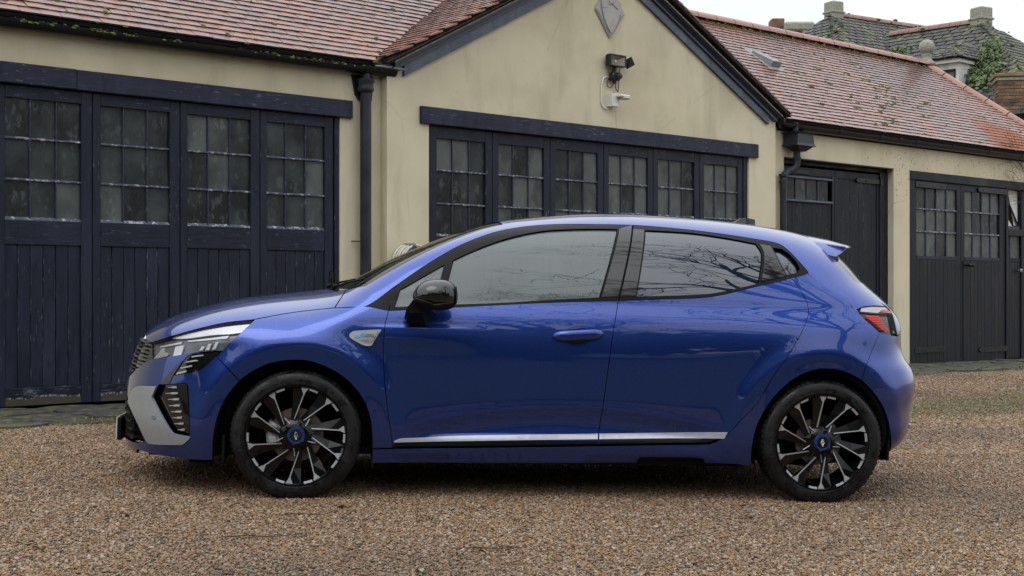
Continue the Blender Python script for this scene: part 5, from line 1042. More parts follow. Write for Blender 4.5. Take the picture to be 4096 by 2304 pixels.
# ------------------------------------------------------------ what stands behind the camera and shows in the paint and glass
bark = simple('bark', (.045, .038, .03), .9, 0, .3, 10, .4)
def bare_tree(name, loc, H, seed, label):
    r = random.Random(seed); m = MB()
    def br(p, d, L, rad, lev):
        n = 4 if lev < 3 else 3; pts = [p]; rs = [rad]
        for i in range(n):
            d = (d+Vector((r.gauss(0, .16), r.gauss(0, .16), r.gauss(.03, .10)))).normalized(); p = p+d*(L/n); pts.append(p.copy()); rs.append(rad*(1-.5*(i+1)/n))
        m.tube(pts, rs, 5 if lev < 2 else 3, cap=False)
        if lev >= 6: return
        for k in range(3 if lev < 5 else 2):
            i = r.randint(2, n); ax = Vector((r.gauss(0, 1), r.gauss(0, 1), r.gauss(0, .6))).normalized(); br(pts[i].copy(), (d+ax*r.uniform(.5, 1.0)).normalized(), L*r.uniform(.55, .82), max(.016, rs[i]*.68), lev+1)
    t = MB(); t.tube([(0, 0, -.2), (0, 0, H*.14), (.1, .05, H*.28)], [H*.03, H*.022, H*.019], 10)
    e = empty(name, loc); tag(e, label, 'tree', 'trees behind the camera'); t.build('trunk', bark, e, True)
    for k in range(5): 
        a = k*1.257+r.uniform(-.3, .3); br(Vector((.1, .05, H*.24+.02*H*k)), Vector((math.cos(a)*.8, math.sin(a)*.8, r.uniform(.7, 1.5))).normalized(), H*.22, H*.013, 1)
    m.build('crown', bark, e)
bare_tree('oak_tree', (8.2, -2.4, 0), 21, 4, 'wide bare oak reflected in the rear side glass')
bare_tree('oak_tree', (-5.5, -12, 0), 12, 9, 'bare oak reflected in the bonnet and headlight')
bare_tree('oak_tree', (4.6, -9.5, 0), 14, 21, 'slim bare tree reflected between the door windows')
eg = M_('evergreen_leaf', (.02, .03, .012), .7); f = eg.n('ShaderNodeNewGeometry').outputs['Random Per Island']; eg.base(eg.ramp(f, [(0, (.012, .02, .008)), (1, (.035, .05, .018))]))
def bush(name, loc, rx, ry, h, label, n=2600):
    V = []; Fc = []; r = np.random.default_rng(int(abs(loc[0])*10)+3)
    for _ in range(n):
        u = r.normal(0, 1, 3); u /= np.linalg.norm(u); k = r.uniform(.75, 1.05)*(1+.13*math.sin(u[0]*7+u[2]*5+loc[0])); p = Vector((u[0]*rx*k, u[1]*ry*k, h*.5+u[2]*h*.5*k)); s = r.uniform(.12, .35)
        a_ = Vector(r.normal(0, 1, 3)).normalized(); b2 = a_.orthogonal().normalized(); b = len(V); V += [tuple(p-a_*s), tuple(p+b2*s), tuple(p+a_*s), tuple(p-b2*s)]; Fc.append((b, b+1, b+2, b+3))
    e = empty(name, loc); tag(e, label, 'tree', 'evergreens behind the camera'); link('crown', np_mesh('crown', V, Fc, eg.m), e)
    m = MB(); m.lathe([(0, h*.06), (rx*.72, h*.12), (rx*.85, h*.5), (rx*.6, h*.82), (0, h*.93)], 14, 'z'); m.build('inner_growth', eg.m, e, True); m = MB(); m.tube([(0, 0, -.2), (0, 0, h*.5)], .25, 8); m.build('trunk', bark, e)
lb = ['far left', 'left', 'left of centre', 'centre', 'right of centre', 'right', 'far right']
for i, x in enumerate((-34, -25, -17, -9, -1.5, 6.5, 14.5, 23, 33)):
    bush('evergreen_tree', (x, -17-(i % 2)*2.2, 0), 5.2, 3.2, 7.6+1.2*math.sin(i*2.3), 'dark evergreen in the row opposite the garages, number %s from its end' % ['one', 'two', 'three', 'four', 'five', 'six', 'seven', 'eight', 'nine'][i])
# ------------------------------------------------------------ the car: local frame x = rearwards (l), y = away from the viewer, z = up (h), origin at the near front tyre's foot
car = bpy.data.objects.new('hatchback_car', None); C.objects.link(car)
ex = Vector((.99249585, .11943855, -.02619942)); ey = Vector((-.11947957, .99283666, 0)); ez = Vector((.02601175, .0031303, .99965674))
car.matrix_world = Matrix(((ex.x, ey.x, ez.x, -1.032), (ex.y, ey.y, ez.y, 6.52), (ex.z, ey.z, ez.z, ZC-1.005), (0, 0, 0, 1)))
tag(car, 'metallic blue five-door hatchback parked side-on on the gravel', 'car')
# paint and trim
a = M_('blue_metallic_paint', (.01, .02, .24), .31, .86, Coat_Weight=1., Coat_Roughness=.015, Coat_IOR=1.6); v = a.co()
fk = a.n('ShaderNodeTexVoronoi', {'Vector': v, 'Scale': 900.}); cc = a.n('ShaderNodeSeparateColor', {'Color': fk.outputs['Color']}).outputs[0]
a.base(a.ramp(cc, [(0, (.010, .036, .21)), (.8, (.015, .048, .285)), (1, (.04, .11, .42))])); PAINT = a.m
BLK = simple('matt_black_trim', (.0055, .0055, .0065), .42, 0, .15, 60, .04, Specular_IOR_Level=.18); GLB = simple('gloss_black', (.006, .006, .007), .04, 0, .1, 5, 0, IOR=1.7)
SIL = simple('satin_grey_trim', (.36, .38, .41), .38, .55, .05, 40, 0); CHR = simple('bright_metal', (.62, .64, .68), .22, 1., .03, 40, 0); VOID = MT['dark']
def glass_mat(name, tint, base, fac, ior):
    a = M_(name, base, .0, 0, IOR=ior); t = a.n('ShaderNodeBsdfTransparent'); t.inputs[0].default_value = (*tint, 1); mx = a.n('ShaderNodeMixShader'); mx.inputs[0].default_value = 1-fac
    f = a.noise(a.co((.6, 1, 3)), 1.5, 2); a.bump(f, .012, .02)
    a.lk(t.outputs[0], mx.inputs[1]); a.lk(a.p.outputs[0], mx.inputs[2]); a.lk(mx.outputs[0], a.t.nodes['Material Output'].inputs[0]); return a
g_ = glass_mat('side_glass', (.8, .86, .84), (.16, .19, .19), .45, 2.1); v = g_.co()
hz = g_.noise(v, 2.2, 3, .5); st = g_.noise(g_.co((40, 1, 9)), 1.3, 5, .7); drp = g_.n('ShaderNodeTexVoronoi', {'Vector': v, 'Scale': 160.}).outputs['Distance']
g_.base(g_.mix(g_.ramp(hz, [(.35, 0.), (.7, .5)]), (.20, .24, .245), (.145, .18, .185))); GF = g_.m
GR = glass_mat('privacy_glass', (.1, .1, .1), (.008, .016, .034), .03, 2.05).m; GW = glass_mat('windscreen_glass', (.45, .5, .48), (.012, .014, .014), .45, 1.75).m
LENS = glass_mat('clear_lens', (.95, .95, .97), (.05, .05, .05), .88, 1.6).m
NK = .30
_lt = np.linspace(-1, 3.35, 2600)
def c_at(l, h): return chw(l, h)
def h_on(l, c):
    """upper surface height at lateral half-width c"""
    l = np.asarray(l, float); c = np.broadcast_to(np.asarray(c, float), l.shape); lo = np.full(l.shape, .6); hi = sTop(l)+0*l
    for _ in range(30): m = (lo+hi)/2; g = chw(l, m) > c; lo = np.where(g, m, lo); hi = np.where(g, hi, m)
    return (lo+hi)/2
def par(mode, l, h, c=None):
    c = chw(l, h) if c is None else c
    return {'v': (l, h-c), 'f': (l+c, h), 'r': (l-c, h)}[mode]
def unpar(mode, p, q):
    p = np.asarray(p, float); q = np.asarray(q, float)
    if mode == 'v':
        top = sTop(p); q = np.minimum(q, top-1e-4); c, h = body_pt(p, q); return p, np.maximum(c, 0), h
    sg = 1 if mode == 'f' else -1
    if mode == 'f': lo = sNose(q)+0*p; hi = np.full(p.shape, .6)
    else: lo = np.full(p.shape, 1.6); hi = sTail(q)+0*p
    for _ in range(32): m = (lo+hi)/2; g = m+sg*chw(m, q) > p; hi = np.where(g, m, hi); lo = np.where(g, lo, m)
    l = (lo+hi)/2; return l, np.maximum(sg*(p-l), 0), q
def dens(pts, step=.012, ang=38, seg=False):
    """resample a closed outline: smooth between corners"""
    P = np.array(pts, float); n = len(P); d = np.roll(P, -1, 0)-P; d /= np.maximum(np.linalg.norm(d, axis=1, keepdims=True), 1e-9)
    dot = (np.roll(d, 1, 0)*d).sum(1); corner = dot < math.cos(math.radians(ang)); out = []; sg_ = []
    for i in range(n):
        p0, p1, p2, p3 = P[i-1], P[i], P[(i+1) % n], P[(i+2) % n]
        m1 = (p2-p1) if corner[i] else (p2-p0)/2; m2 = (p2-p1) if corner[(i+1) % n] else (p3-p1)/2; L = np.linalg.norm(p2-p1)
        if not corner[i]: m1 = m1/max(np.linalg.norm(m1), 1e-9)*L
        if not corner[(i+1) % n]: m2 = m2/max(np.linalg.norm(m2), 1e-9)*L
        k = max(1, int(L/step+.5))
        for j in range(k): t = j/k; out.append((2*t**3-3*t*t+1)*p1+(t**3-2*t*t+t)*m1+(-2*t**3+3*t*t)*p2+(t**3-t*t)*m2); sg_.append(i)
    return (np.array(out), np.array(sg_)) if seg else np.array(out)
def area2(P): x, y = P[:, 0], P[:, 1]; return (x*np.roll(y, -1)-np.roll(x, -1)*y).sum()
def offset_poly(P, d, keep=None):
    s = 1 if area2(P) > 0 else -1; t = np.roll(P, -1, 0)-np.roll(P, 1, 0); t /= np.maximum(np.linalg.norm(t, axis=1, keepdims=True), 1e-9)
    n = np.stack([-t[:, 1], t[:, 0]], -1)*s*d
    if keep is not None: n[keep] = 0
    return P+n
def surf_pts(mode, p, q, off=0., wantn=True):
    l, c, h = unpar(mode, p, q); P = np.stack([l, -c, h], -1); e = 3e-3
    def at_(a, b): L_, C_, H_ = unpar(mode, a, b); return np.stack([L_, -C_, H_], -1)
    n = np.cross(at_(p+e, q)-at_(p-e, q), at_(p, q+e)-at_(p, q-e)); nn = np.linalg.norm(n, axis=1, keepdims=True); n = n/np.maximum(nn, 1e-12)
    sgn = np.sign((n*(P-np.array([1.2, 0, .6])*np.array([1, 0, 1]))).sum(1, keepdims=True)); n = n*np.where(sgn == 0, 1, sgn)
    if mode == 'v': n = np.where(n[:, 1:2] > .02, n*np.array([1, 0, 1]), n); n /= np.linalg.norm(n, axis=1, keepdims=True)
    return P, n
def patch(name, outline, mat, mode='v', step=.016, holes=(), off=0., inset=.0017, flange=.014, sym=False, both=True, parent=None, raw=False, label=None, ostep=None, bowl=None):
    """a panel cut to an outline on the body surface. outline: (l, h) points, or (l, h, c) to state the half-width"""
    def conv(pts, st):
        two = np.array([len(p) == 2 for p in pts]); pp = np.array([(p[0], p[1], p[2] if len(p) > 2 else float(chw(p[0], p[1]))) for p in pts], float)
        q, sg_ = dens(pp, st, seg=True); free = two[sg_] & two[(sg_+1) % len(pts)]; c = np.where(free, chw(q[:, 0], q[:, 1]), q[:, 2]); a_, b_ = par(mode, q[:, 0], q[:, 1], c); return np.stack([a_, b_], -1)
    D = conv(outline, ostep or step*.8)
    L_, C_, H_ = unpar(mode, D[:, 0], D[:, 1]); D = offset_poly(D, inset, keep=(C_ < .012) if sym else None)
    HD = [offset_poly(conv(h, ostep or step*.8), -inset) for h in holes]
    loops = [D]+HD; pts = np.concatenate(loops); edges = []; b = 0
    for lp in loops: k = len(lp); edges += [(b+i, b+(i+1) % k) for i in range(k)]; b += k
    x0, y0 = D.min(0); x1, y1 = D.max(0); gx, gy = np.meshgrid(np.arange(x0+step/2, x1, step), np.arange(y0+step/2, y1, step*.87)); gx = gx+(np.arange(gx.shape[0])[:, None] % 2)*step/2
    G = np.stack([gx.ravel(), gy.ravel()], -1); ok = pip(G[:, 0], G[:, 1], [tuple(p) for p in D])
    for h in HD: ok &= ~pip(G[:, 0], G[:, 1], [tuple(p) for p in h])
    G = G[ok]
    if len(G):
        md_ = np.full(len(G), 9.)
        for i0 in range(0, len(pts), 64):
            md_ = np.minimum(md_, np.linalg.norm(G[:, None]-pts[None, i0:i0+64], axis=2).min(1))
        G = G[md_ > step*.55]
    A_ = np.concatenate([pts, G]); res = delaunay_2d_cdt([Vector(p) for p in A_], edges, [], 0, 1e-7)
    V2 = np.array([tuple(p) for p in res[0]]); T_ = np.array([f for f in res[2] if len(f) == 3]); cen = V2[T_].mean(1); ok = pip(cen[:, 0], cen[:, 1], [tuple(p) for p in D])
    for h in HD: ok &= ~pip(cen[:, 0], cen[:, 1], [tuple(p) for p in h])
    T_ = T_[ok]; Pn, Nn = surf_pts(mode, V2[:, 0], V2[:, 1])
    of = off(V2, D) if callable(off) else off
    Pn = Pn+Nn*(of[:, None] if hasattr(of, 'shape') else of)
    # orientation
    fn = np.cross(Pn[T_[:, 1]]-Pn[T_[:, 0]], Pn[T_[:, 2]]-Pn[T_[:, 0]]); fl_ = (fn*Nn[T_[:, 0]]).sum(1) < 0; T_[fl_] = T_[fl_][:, ::-1]
    Vall = [Pn]; Nall = [Nn]; Fall = T_.tolist(); base = len(Pn)
    if flange:
        b = 0
        for li, lp in enumerate(loops):
            k = len(lp); pp, nn = surf_pts(mode, lp[:, 0], lp[:, 1]); o2 = off(lp, D) if callable(off) else off
            top = pp+nn*(o2[:, None] if hasattr(o2, 'shape') else o2); bot = top-nn*flange
            tg = np.roll(top, -1, 0)-np.roll(top, 1, 0); on = np.cross(tg, nn); on /= np.maximum(np.linalg.norm(on, axis=1, keepdims=True), 1e-9); ctr = top.mean(0); s_ = np.sign(((top-ctr)*on).sum()); on = on*(s_ if li == 0 else -s_)
            Vall += [top, bot]; Nall += [on, on]; L2, C2, H2 = unpar(mode, lp[:, 0], lp[:, 1])
            for i in range(k):
                j = (i+1) % k
                if sym and C2[i] < .013 and C2[j] < .013: continue
                Fall.append([base+i, base+j, base+k+j, base+k+i])
            base += 2*k
    Va = np.concatenate(Vall); Na = np.concatenate(Nall)
    if sym:
        n0 = len(Va); Va = np.concatenate([Va, Va*np.array([1, -1, 1])]); Na = np.concatenate([Na, Na*np.array([1, -1, 1])]); Fall = Fall+[[i+n0 for i in f][::-1] for f in Fall]
    Va = Va+np.array([0, YC, 0]); me = np_mesh(name, Va, Fall, mat, True); me.normals_split_custom_set_from_vertices(Na.tolist())
    o = link(name, me, parent or car)
    if label: o['label'] = label
    if both and not sym: far_copy(o)
    return o
def far_copy(o, root=True):
    """the same part on the far side: mirrored about the car's middle plane"""
    par_ = o.parent
    def rec(src, pr, top):
        c2 = src.copy(); C.objects.link(c2); c2.parent = pr
        if top: c2.scale = (1, -1, 1); c2.location = (0, 2*YC, 0)
        if 'label' in c2: del c2['label']
        for ch in list(src.children): rec(ch, c2, False)
        return c2
    o2 = rec(o, par_, True); return o2
T_B = TAB
def polyc(pts, c): return [(l, h, c) for l, h in pts]
# ---- body: dark inner structure behind the panels
inn = patch('body', T_B['inner'], VOID, off=-.03, flange=0, step=.04, both=False, label='dark inner structure seen in the shut lines'); far_copy(inn)
m = MB(); m.box(-.42, 3.02, .26, 2*YC-.26, .19, .23); m.box(.38, 2.2, .15, 2*YC-.15, .165, .23); m.box(-.72, -.38, .3, 2*YC-.3, .17, .22)
m.box(.36, .42, .05, 2*YC-.05, .2, .80); m.box(2.12, 2.18, .30, 2*YC-.30, .2, .62); m.box(-.62, -.55, .25, 2*YC-.25, .2, .75); m.box(2.95, 3.0, .28, 2*YC-.28, .2, 1.0); m.box(-.35, .36, .32, 2*YC-.32, .5, .78); m.box(2.2, 3.0, .32, 2*YC-.32, .48, .62)
m.build('floor_pan', BLK, car)
def fsh(l, e=.0): return (l, float(sTop(l)), 0.)
# ---- side panels
patch('front_door', T_B['front_door'], PAINT, holes=[T_B['cup']], step=.014)
patch('rear_door', T_B['rear_door'], PAINT, step=.014)
patch('front_fender', T_B['front_fender'], PAINT, step=.014, flange=.02)
side = T_B['side']
top_rail = [(l, float(h_on(np.array([l]), .50)[0]), .50) for l in np.linspace(2.66, 1.06, 26)]
wsl = T_B['ws_side'][::-1]
side_o = list(side[:-1])+[(2.70, float(h_on(np.array([2.70]), .53)[0]), .53)]+top_rail+[(l, h) for l, h in wsl]
patch('side_panel', side_o, PAINT, step=.015, inset=.0012, label='body side from windscreen pillar along the roof edge to the rear wing and sill')
# ---- roof, bonnet, windscreen (full width, mirrored halves)
rl = [(l, h, .50) for l, h, c in top_rail]
hdr = [(1.00, 1.352)]
Lh = wsl[0][0]
roof_o = [(2.70, float(h_on(np.array([2.70]), .53)[0]), .53)]+rl+[T_B['ws_side'][-1]]+[(Lh+.02-(.06)*(1-k), float(h_on(np.array([Lh+.02-.06*(1-k)]), cc_)[0]), cc_) for k, cc_ in ((.6, .4), (.25, .25))]+[fsh(Lh-.05)]+[fsh(l) for l in np.linspace(1.2, 2.5, 8)]+[fsh(2.72)]
patch('roof', roof_o, PAINT, sym=True, step=.022, inset=.0008)
# the rear edge of the bonnet and foot of the windscreen
bs = T_B['bonnet_side']; xb = bs[-1][0]
bf = T_B['bonnet_front'][::-1]
bonn = list(bs)+[(xb-.05, float(h_on(np.array([xb-.05]), .55)[0]), .55), (xb-.10, float(h_on(np.array([xb-.10]), .3)[0]), .3), fsh(xb-.12)]+[fsh(l) for l in np.linspace(0, -.7, 10)]+[fsh(-.80)]+[(-.795, float(h_on(np.array([-.795]), .2)[0]), .2)]+T_B['bonnet_front']
patch('bonnet', bonn, PAINT, sym=True, step=.016)
wsb = [(xb+.02, float(h_on(np.array([xb+.02]), .66)[0]), .66), (xb-.03, float(h_on(np.array([xb-.03]), .5)[0]), .5), (xb-.08, float(h_on(np.array([xb-.08]), .25)[0]), .25), fsh(xb-.09)]
scr = T_B['ws_side'][1:]+[(Lh-.01, float(h_on(np.array([Lh-.01]), .4)[0]), .4), (Lh-.04, float(h_on(np.array([Lh-.04]), .2)[0]), .2), fsh(Lh-.055)]+[fsh(l) for l in np.linspace(.8, .3, 7)]+wsb[::-1]
patch('windscreen', scr, GW, sym=True, step=.03, off=-.004, inset=.004, flange=0)
m = MB()
for c0 in (.0,):
    pass
cow = MB(); 
for sgn in (1, -1): cow.box(xb-.14, xb+.05, YC-.52, YC+.52, .90, .93)
cow.build('cowl', BLK, car)
for k, (l0, c0, l1, c1) in enumerate(((.16, .45, .30, .66), (.12, -.10, .26, .52))):
    m = MB(); h0_, h1_ = float(h_on(np.array([l0]), abs(c0))[0])+.012, float(h_on(np.array([l1]), abs(c1))[0])+.012
    m.tube([(l0, YC-c0, h0_+.0), ((l0+l1)/2, YC-(c0+c1)/2, (h0_+h1_)/2+.004), (l1, YC-c1, h1_)], [.006, .006, .004], 6); m.tube([(l0, YC-c0, h0_-.01), (l0, YC-c0, h0_+.015)], .010, 8); m.build('wiper', BLK, car, True)
# ---- window surrounds and glass
patch('window_frame', T_B['corner'], BLK, off=-.002, step=.02, label='black triangular trim ahead of the front door')
patch('window_frame', T_B['fframe'], BLK, holes=[T_B['fq_glass'], T_B['fglass']], off=-.001, step=.02, flange=.02, label='satin black surround of the front door window')
patch('window_frame', T_B['rframe'], BLK, holes=[T_B['rglass'], T_B['qglass']], off=-.001, step=.02, flange=.03, label='satin black surround of the rear door window')
patch('quarter_light', T_B['fq_glass'], GF, off=-.010, flange=0, step=.03); patch('door_window', T_B['fglass'], GF, off=-.010, flange=0, step=.03, label='pale misted front door window'); patch('door_window', T_B['rglass'], GR, off=-.008, flange=0, step=.03, label='dark tinted rear door window')
patch('pillar_trim', T_B['bpillar_f'], GLB, off=.003, step=.03, flange=.006); patch('pillar_trim', T_B['bpillar_r'], GLB, off=.003, step=.03, flange=.006); patch('pillar_trim', T_B['rpillar'], GLB, off=.003, step=.03, flange=.006)
patch('quarter_glass', T_B['qglass'], GR, off=-.02, flange=0, step=.03)
# ---- door furniture
def bowl(V2, D):
    c = D.mean(0); ext = (D.max(0)-D.min(0))/2; r = np.clip(np.hypot(*((V2-c)/ext).T), 0, 1); return -.055*(1-r**6)
patch('handle_recess', T_B['cup'], PAINT, off=bowl, flange=0, step=.006, inset=.0005)
(h0l, h0h), (h1l, h1h) = T_B['handle']
def bar_on(name, l0, h0, l1, h1, th, out, mat, n=15):
    m = MB(); V = []; k = 12
    for i in range(n):
        t = i/(n-1); l = l0+(l1-l0)*t; h = h0+(h1-h0)*t; c = float(chw(np.array([l]), np.array([h]))[0]); e = (1-abs(2*t-1)**5)**.5 if 0 < t < 1 else .05
        lift = out*(1-abs(2*t-1)**4)
        for j in range(k): a = 2*math.pi*j/k; V.append((l, YC-c-lift-th*.42*e*math.cos(a), h+th*e*math.sin(a)*(1.0)))
    Fc = [(i*k+j, i*k+(j+1) % k, (i+1)*k+(j+1) % k, (i+1)*k+j) for i in range(n-1) for j in range(k)]+[tuple(range(k)), tuple(range((n-1)*k, n*k))[::-1]]
    m.add(V, Fc); o = m.build(name, mat, car, True); far_copy(o); return o
bar_on('door_handle', h0l, h0h+.001, h1l, h1h+.001, .0255, .022, PAINT)
SILB = simple('bright_satin_trim', (.52, .55, .60), .36, .35, .05, 40, 0)
patch('door_trim', T_B['strim_f'], SILB, off=.009, flange=.012, step=.02, label='satin silver strip low on the front door'); patch('door_trim', T_B['strim_r'], SILB, off=.009, flange=.012, step=.02, label='satin silver strip low on the rear door')
patch('lower_moulding', T_B['ctrim_f'], BLK, off=.004, flange=.008, step=.02); patch('lower_moulding', T_B['ctrim_r'], BLK, off=.004, flange=.008, step=.02)
# ---- badge on the fender
BG = simple('badge_grey', (.40, .41, .41), .42, .25, .04, 40, 0)
bd = patch('fender_badge', T_B['badge'], BG, off=.008, flange=.010, step=.008, both=False)
patch('badge_insert', T_B['badge_in'], simple('badge_ribbed', (.26, .26, .26), .5, .3, .2, 200, .3), off=.009, flange=.001, step=.01, both=False, parent=bd)
bl_ = simple('badge_blue', (.10, .42, .80), .35, .2, .1, 20, 0)
patch('letter_mark', T_B['letterA'], bl_, off=.0105, flange=.002, step=.006, ostep=.004, holes=[T_B['letterhole']], both=False, parent=bd, inset=0)
def lettering(txt, size, loc, rot, parent, mat, name='lettering', depth=.0006, align='CENTER', sx=1):
    cu = bpy.data.curves.new(name, 'FONT'); cu.body = txt; cu.size = size; cu.extrude = depth; cu.align_x = align; cu.resolution_u = 2; cu.materials.append(mat); o = bpy.data.objects.new(name, cu); C.objects.link(o); o.parent = parent; o.location = loc; o.rotation_euler = rot; o.scale = (sx, 1, 1); return o
def cyn(l, h): return YC-float(chw(np.array([l]), np.array([h]))[0])
A0 = T_B['letterA']; lt_l = max(p[0] for p in A0); lt_h = sum(p[1] for p in A0)/len(A0); dkk = simple('badge_dark', (.08, .08, .09), .5)
for tx, dz, sz in (('ESPRIT', .006, .0085), ('ALPINE', -.0035, .0095)): lettering(tx, sz, (lt_l+.020, cyn(lt_l+.02, lt_h)-.0105, lt_h+dz), (math.radians(83), 0, math.radians(-1)), bd, dkk, sx=1.5)
bd2 = far_copy(bd) if False else None
# ---- nose
NC = lambda h: (float(sNose(h)), h, 0.)
bump = [T_B['front_fender'][-4]] if False else []
bo = list(T_B['bump_top'])+[(-.86, .535)]+[NC(h) for h in (.51, .475)]+[(-.872, .468), (-.857, .425), (-.79, .325), (-.738, .240), (-.78, .222)]+[NC(h) for h in (.222, .20, .165)]+[(-.80, .150), (-.74, .140)][:1]+T_B['bump_bot'][::-1]+T_B['bump_a'][::-1]
fb = patch('front_bumper', bo, PAINT, mode='f', sym=True, step=.014, holes=[T_B['lowlamp'], T_B['blade'], T_B['curtain']], flange=.02)
SIL2 = simple('dark_chrome', (.10, .10, .11), .3, .6)
gr_r = T_B['grille_r']
go_ = [(-.80, .735)]+[gr_r[0], gr_r[1], (-.862, .545)]+[NC(h) for h in (.52, .58, .64, .70)]+[(float(sNose(.735))+.01, .735, .08)]
gb = patch('grille', go_, GLB, mode='f', sym=True, step=.03, off=-.02, flange=0)
def plan_l(z, c_):
    ll = np.linspace(float(sNose(z))-.002, -.3, 1600); cc2 = chw(ll, np.full(1600, z)); return float(ll[min(np.searchsorted(cc2, c_), 1599)])
def ribbon(name, z, cmax, th, dp, off, mat, parent, n=33, z1=None):
    m = MB(); V = []
    for i in range(n):
        c_ = -cmax+2*cmax*i/(n-1); l = plan_l(z, abs(c_))+off
        V += [(l, YC-c_, z-th), (l, YC-c_, z+th), (l+dp, YC-c_*.995, z+th), (l+dp, YC-c_*.995, z-th)]
    m.add(V, [(4*i+j, 4*i+(j+1) % 4, 4*i+4+(j+1) % 4, 4*i+4+j) for i in range(n-1) for j in range(4)]+[(0, 1, 2, 3), (4*n-1, 4*n-2, 4*n-3, 4*n-4)]); return m.build(name, mat, parent)
for k in range(9):
    z = .565+k*.019; ribbon('grille_bar', z, .30+.20*min(1, (z-.545)/.06), .0032, .012, .006, BLK if k % 2 else SIL2, gb)
m = MB(); m.prism([(-.822, .68), (-.80, .755), (-.775, .765), (-.79, .70)], YC-.10, YC+.10, axis='y'); m.build('emblem_mount', CHR, car)
em = MB(); 
for s_ in (-1, 1): em.tube([(-.832, YC+s_*.012, .655), (-.835, YC+s_*.055, .70), (-.826, YC+s_*.012, .735), (-.826, YC-s_*.02, .725)], .005, 6)
em.build('emblem', CHR, car)
# lower grille and plate
lg = MB()
patch('grille_recess', [(-.868, .475), (-.853, .425), (-.786, .325), (-.730, .235), (-.76, .215)]+[NC(h) for h in (.215, .30, .40, .48)], BLK, mode='f', sym=True, off=-.05, step=.03, flange=0)
for z in (.44, .40, .36, .32, .28, .245): ribbon('lower_grille_bar', z, .40+.30*(.46-z), .006, .03, .004, BLK, car)
m = MB()
for c_ in np.linspace(-.40, .40, 11): p = plan_l(.33, abs(c_)); m.box(p+.012, p+.035, YC-c_-.004, YC-c_+.004, .23, .45)
m.build('lower_grille', GLB, car)
m = MB(); m.box(-.925, -.900, YC-.27, YC+.27, .205, .325, bev=.006); m.build('plate_bracket', BLK, car); m = MB(); m.box(-.930, -.9255, YC-.26, YC+.26, .21, .32); m.build('number_plate', MT['white'], car)
patch('bumper_blade', T_B['blade'], SIL, mode='f', off=.010, flange=.03, step=.012, inset=.001)
se = patch('parking_sensor', T_B['sensor'], simple('sensor_grey', (.22, .23, .25), .45, .4), mode='f', off=.0125, flange=.004, step=.01)
cu_ = patch('air_curtain', T_B['curtain'], GLB, mode='f', off=-.022, flange=0, step=.02); patch('curtain_fin', T_B['curtain_fin'], GLB, mode='f', off=-.004, flange=.012, step=.02)
SLV = simple('silver_slat', (.50, .50, .47), .35, .5, .05, 30, 0)
for k in range(8): patch('curtain_slat', T_B['cb%d' % k], SLV, mode='f', off=-.014, flange=.006, step=.012, ostep=.006, inset=0, parent=None)
patch('lower_lamp', T_B['lowlamp'], GLB, mode='f', off=-.003, flange=.004, step=.016)
WLT = simple('lamp_white', (.80, .82, .85), .25, .2, .05, 30, 0)
for k in range(4): patch('lamp_strip', T_B['lb%d' % k], SLV, mode='f', off=.0, flange=.003, step=.01, ostep=.006, inset=0)
patch('lamp_link', T_B['strip'], GLB, mode='f', off=.003, flange=.004, step=.016)
hb = patch('headlight', T_B['hl'], simple('lamp_bowl', (.20, .21, .225), .2, .5, .3, 20, .1), mode='f', off=-.03, flange=0, step=.02, inset=.001)
for k in range(8): patch('light_bar', T_B['hb%d' % k], WLT if k != 3 else SLV, mode='f', off=-.022 if k else -.015, flange=.01, step=.012, ostep=.008, inset=0, parent=None)
patch('headlight_lens', T_B['hl'], LENS, mode='f', off=.001, flange=.004, step=.018, inset=.0015)
m = MB(); m.box(-.52, -.40, .12, .24, .135, .165, bev=.008); lp_ = m.build('bumper_lip', BLK, car); far_copy(lp_)
# ---- tail
TC = lambda h: (float(sTail(h)), h, 0.)
tl = T_B['taillamp']
rb = list(T_B['rb'])+[tl[8]]+[(3.08, .85)]+[TC(h) for h in (.84, .80, .74, .68, .62, .56, .50, .44, .38, .32, .27)]+[(3.10, .245), (3.02, .235)]+[T_B['rb_arch'][-1]]+T_B['rb_arch'][::-1][1:-1]
rbp = patch('rear_bumper', rb, PAINT, mode='r', sym=True, step=.014, flange=.02)
gs_ = T_B['gate_side']; gate = [gs_[0], gs_[1], gs_[2], gs_[3], tl[3], tl[4], tl[5], tl[6], tl[7], tl[8], (3.08, .85)]+[TC(h) for h in (.86, .92, .98, 1.04, 1.09)]
patch('tailgate', gate, PAINT, mode='r', sym=True, step=.018)
rs = T_B['rscreen']; scr2 = [rs[0], rs[1], (2.90, 1.098)]+[TC(h) for h in (1.10, 1.16, 1.22, 1.26)]
patch('rear_screen', scr2, GR, mode='r', sym=True, step=.03, off=-.002, flange=.006)
RED = simple('red_lens', (.45, .012, .012), .12, 0, .1, 20, 0, IOR=1.6); a = M_('red_light_bar', (.90, .035, .015), .2); ORG = a.m
tb = patch('tail_light', tl, GLB, mode='r', off=-.020, flange=0, step=.02, inset=.001)
patch('clear_section', [tl[1], tl[2], tl[3], tl[4], (2.985, .955), (2.86, .958), (2.79, .962)], simple('clear_grey_lens', (.60, .60, .62), .2, .2, .1, 20, 0), mode='r', off=-.006, flange=.01, step=.02)
for k in range(9): patch('red_strip', T_B['tr%d' % k], ORG, mode='r', off=-.001, flange=.008, step=.012, ostep=.006, inset=0)
patch('red_top', T_B['tl_top'], RED, mode='r', off=.0, flange=.004, step=.012, ostep=.006, inset=0)
patch('tail_light_lens', tl, LENS, mode='r', off=.005, flange=.008, step=.018, inset=.0015)
m = MB(); m.box(3.10, 3.15, .24, .34, .36, .385, bev=.006); rf_ = m.build('rear_reflector', SIL, car); far_copy(rf_)
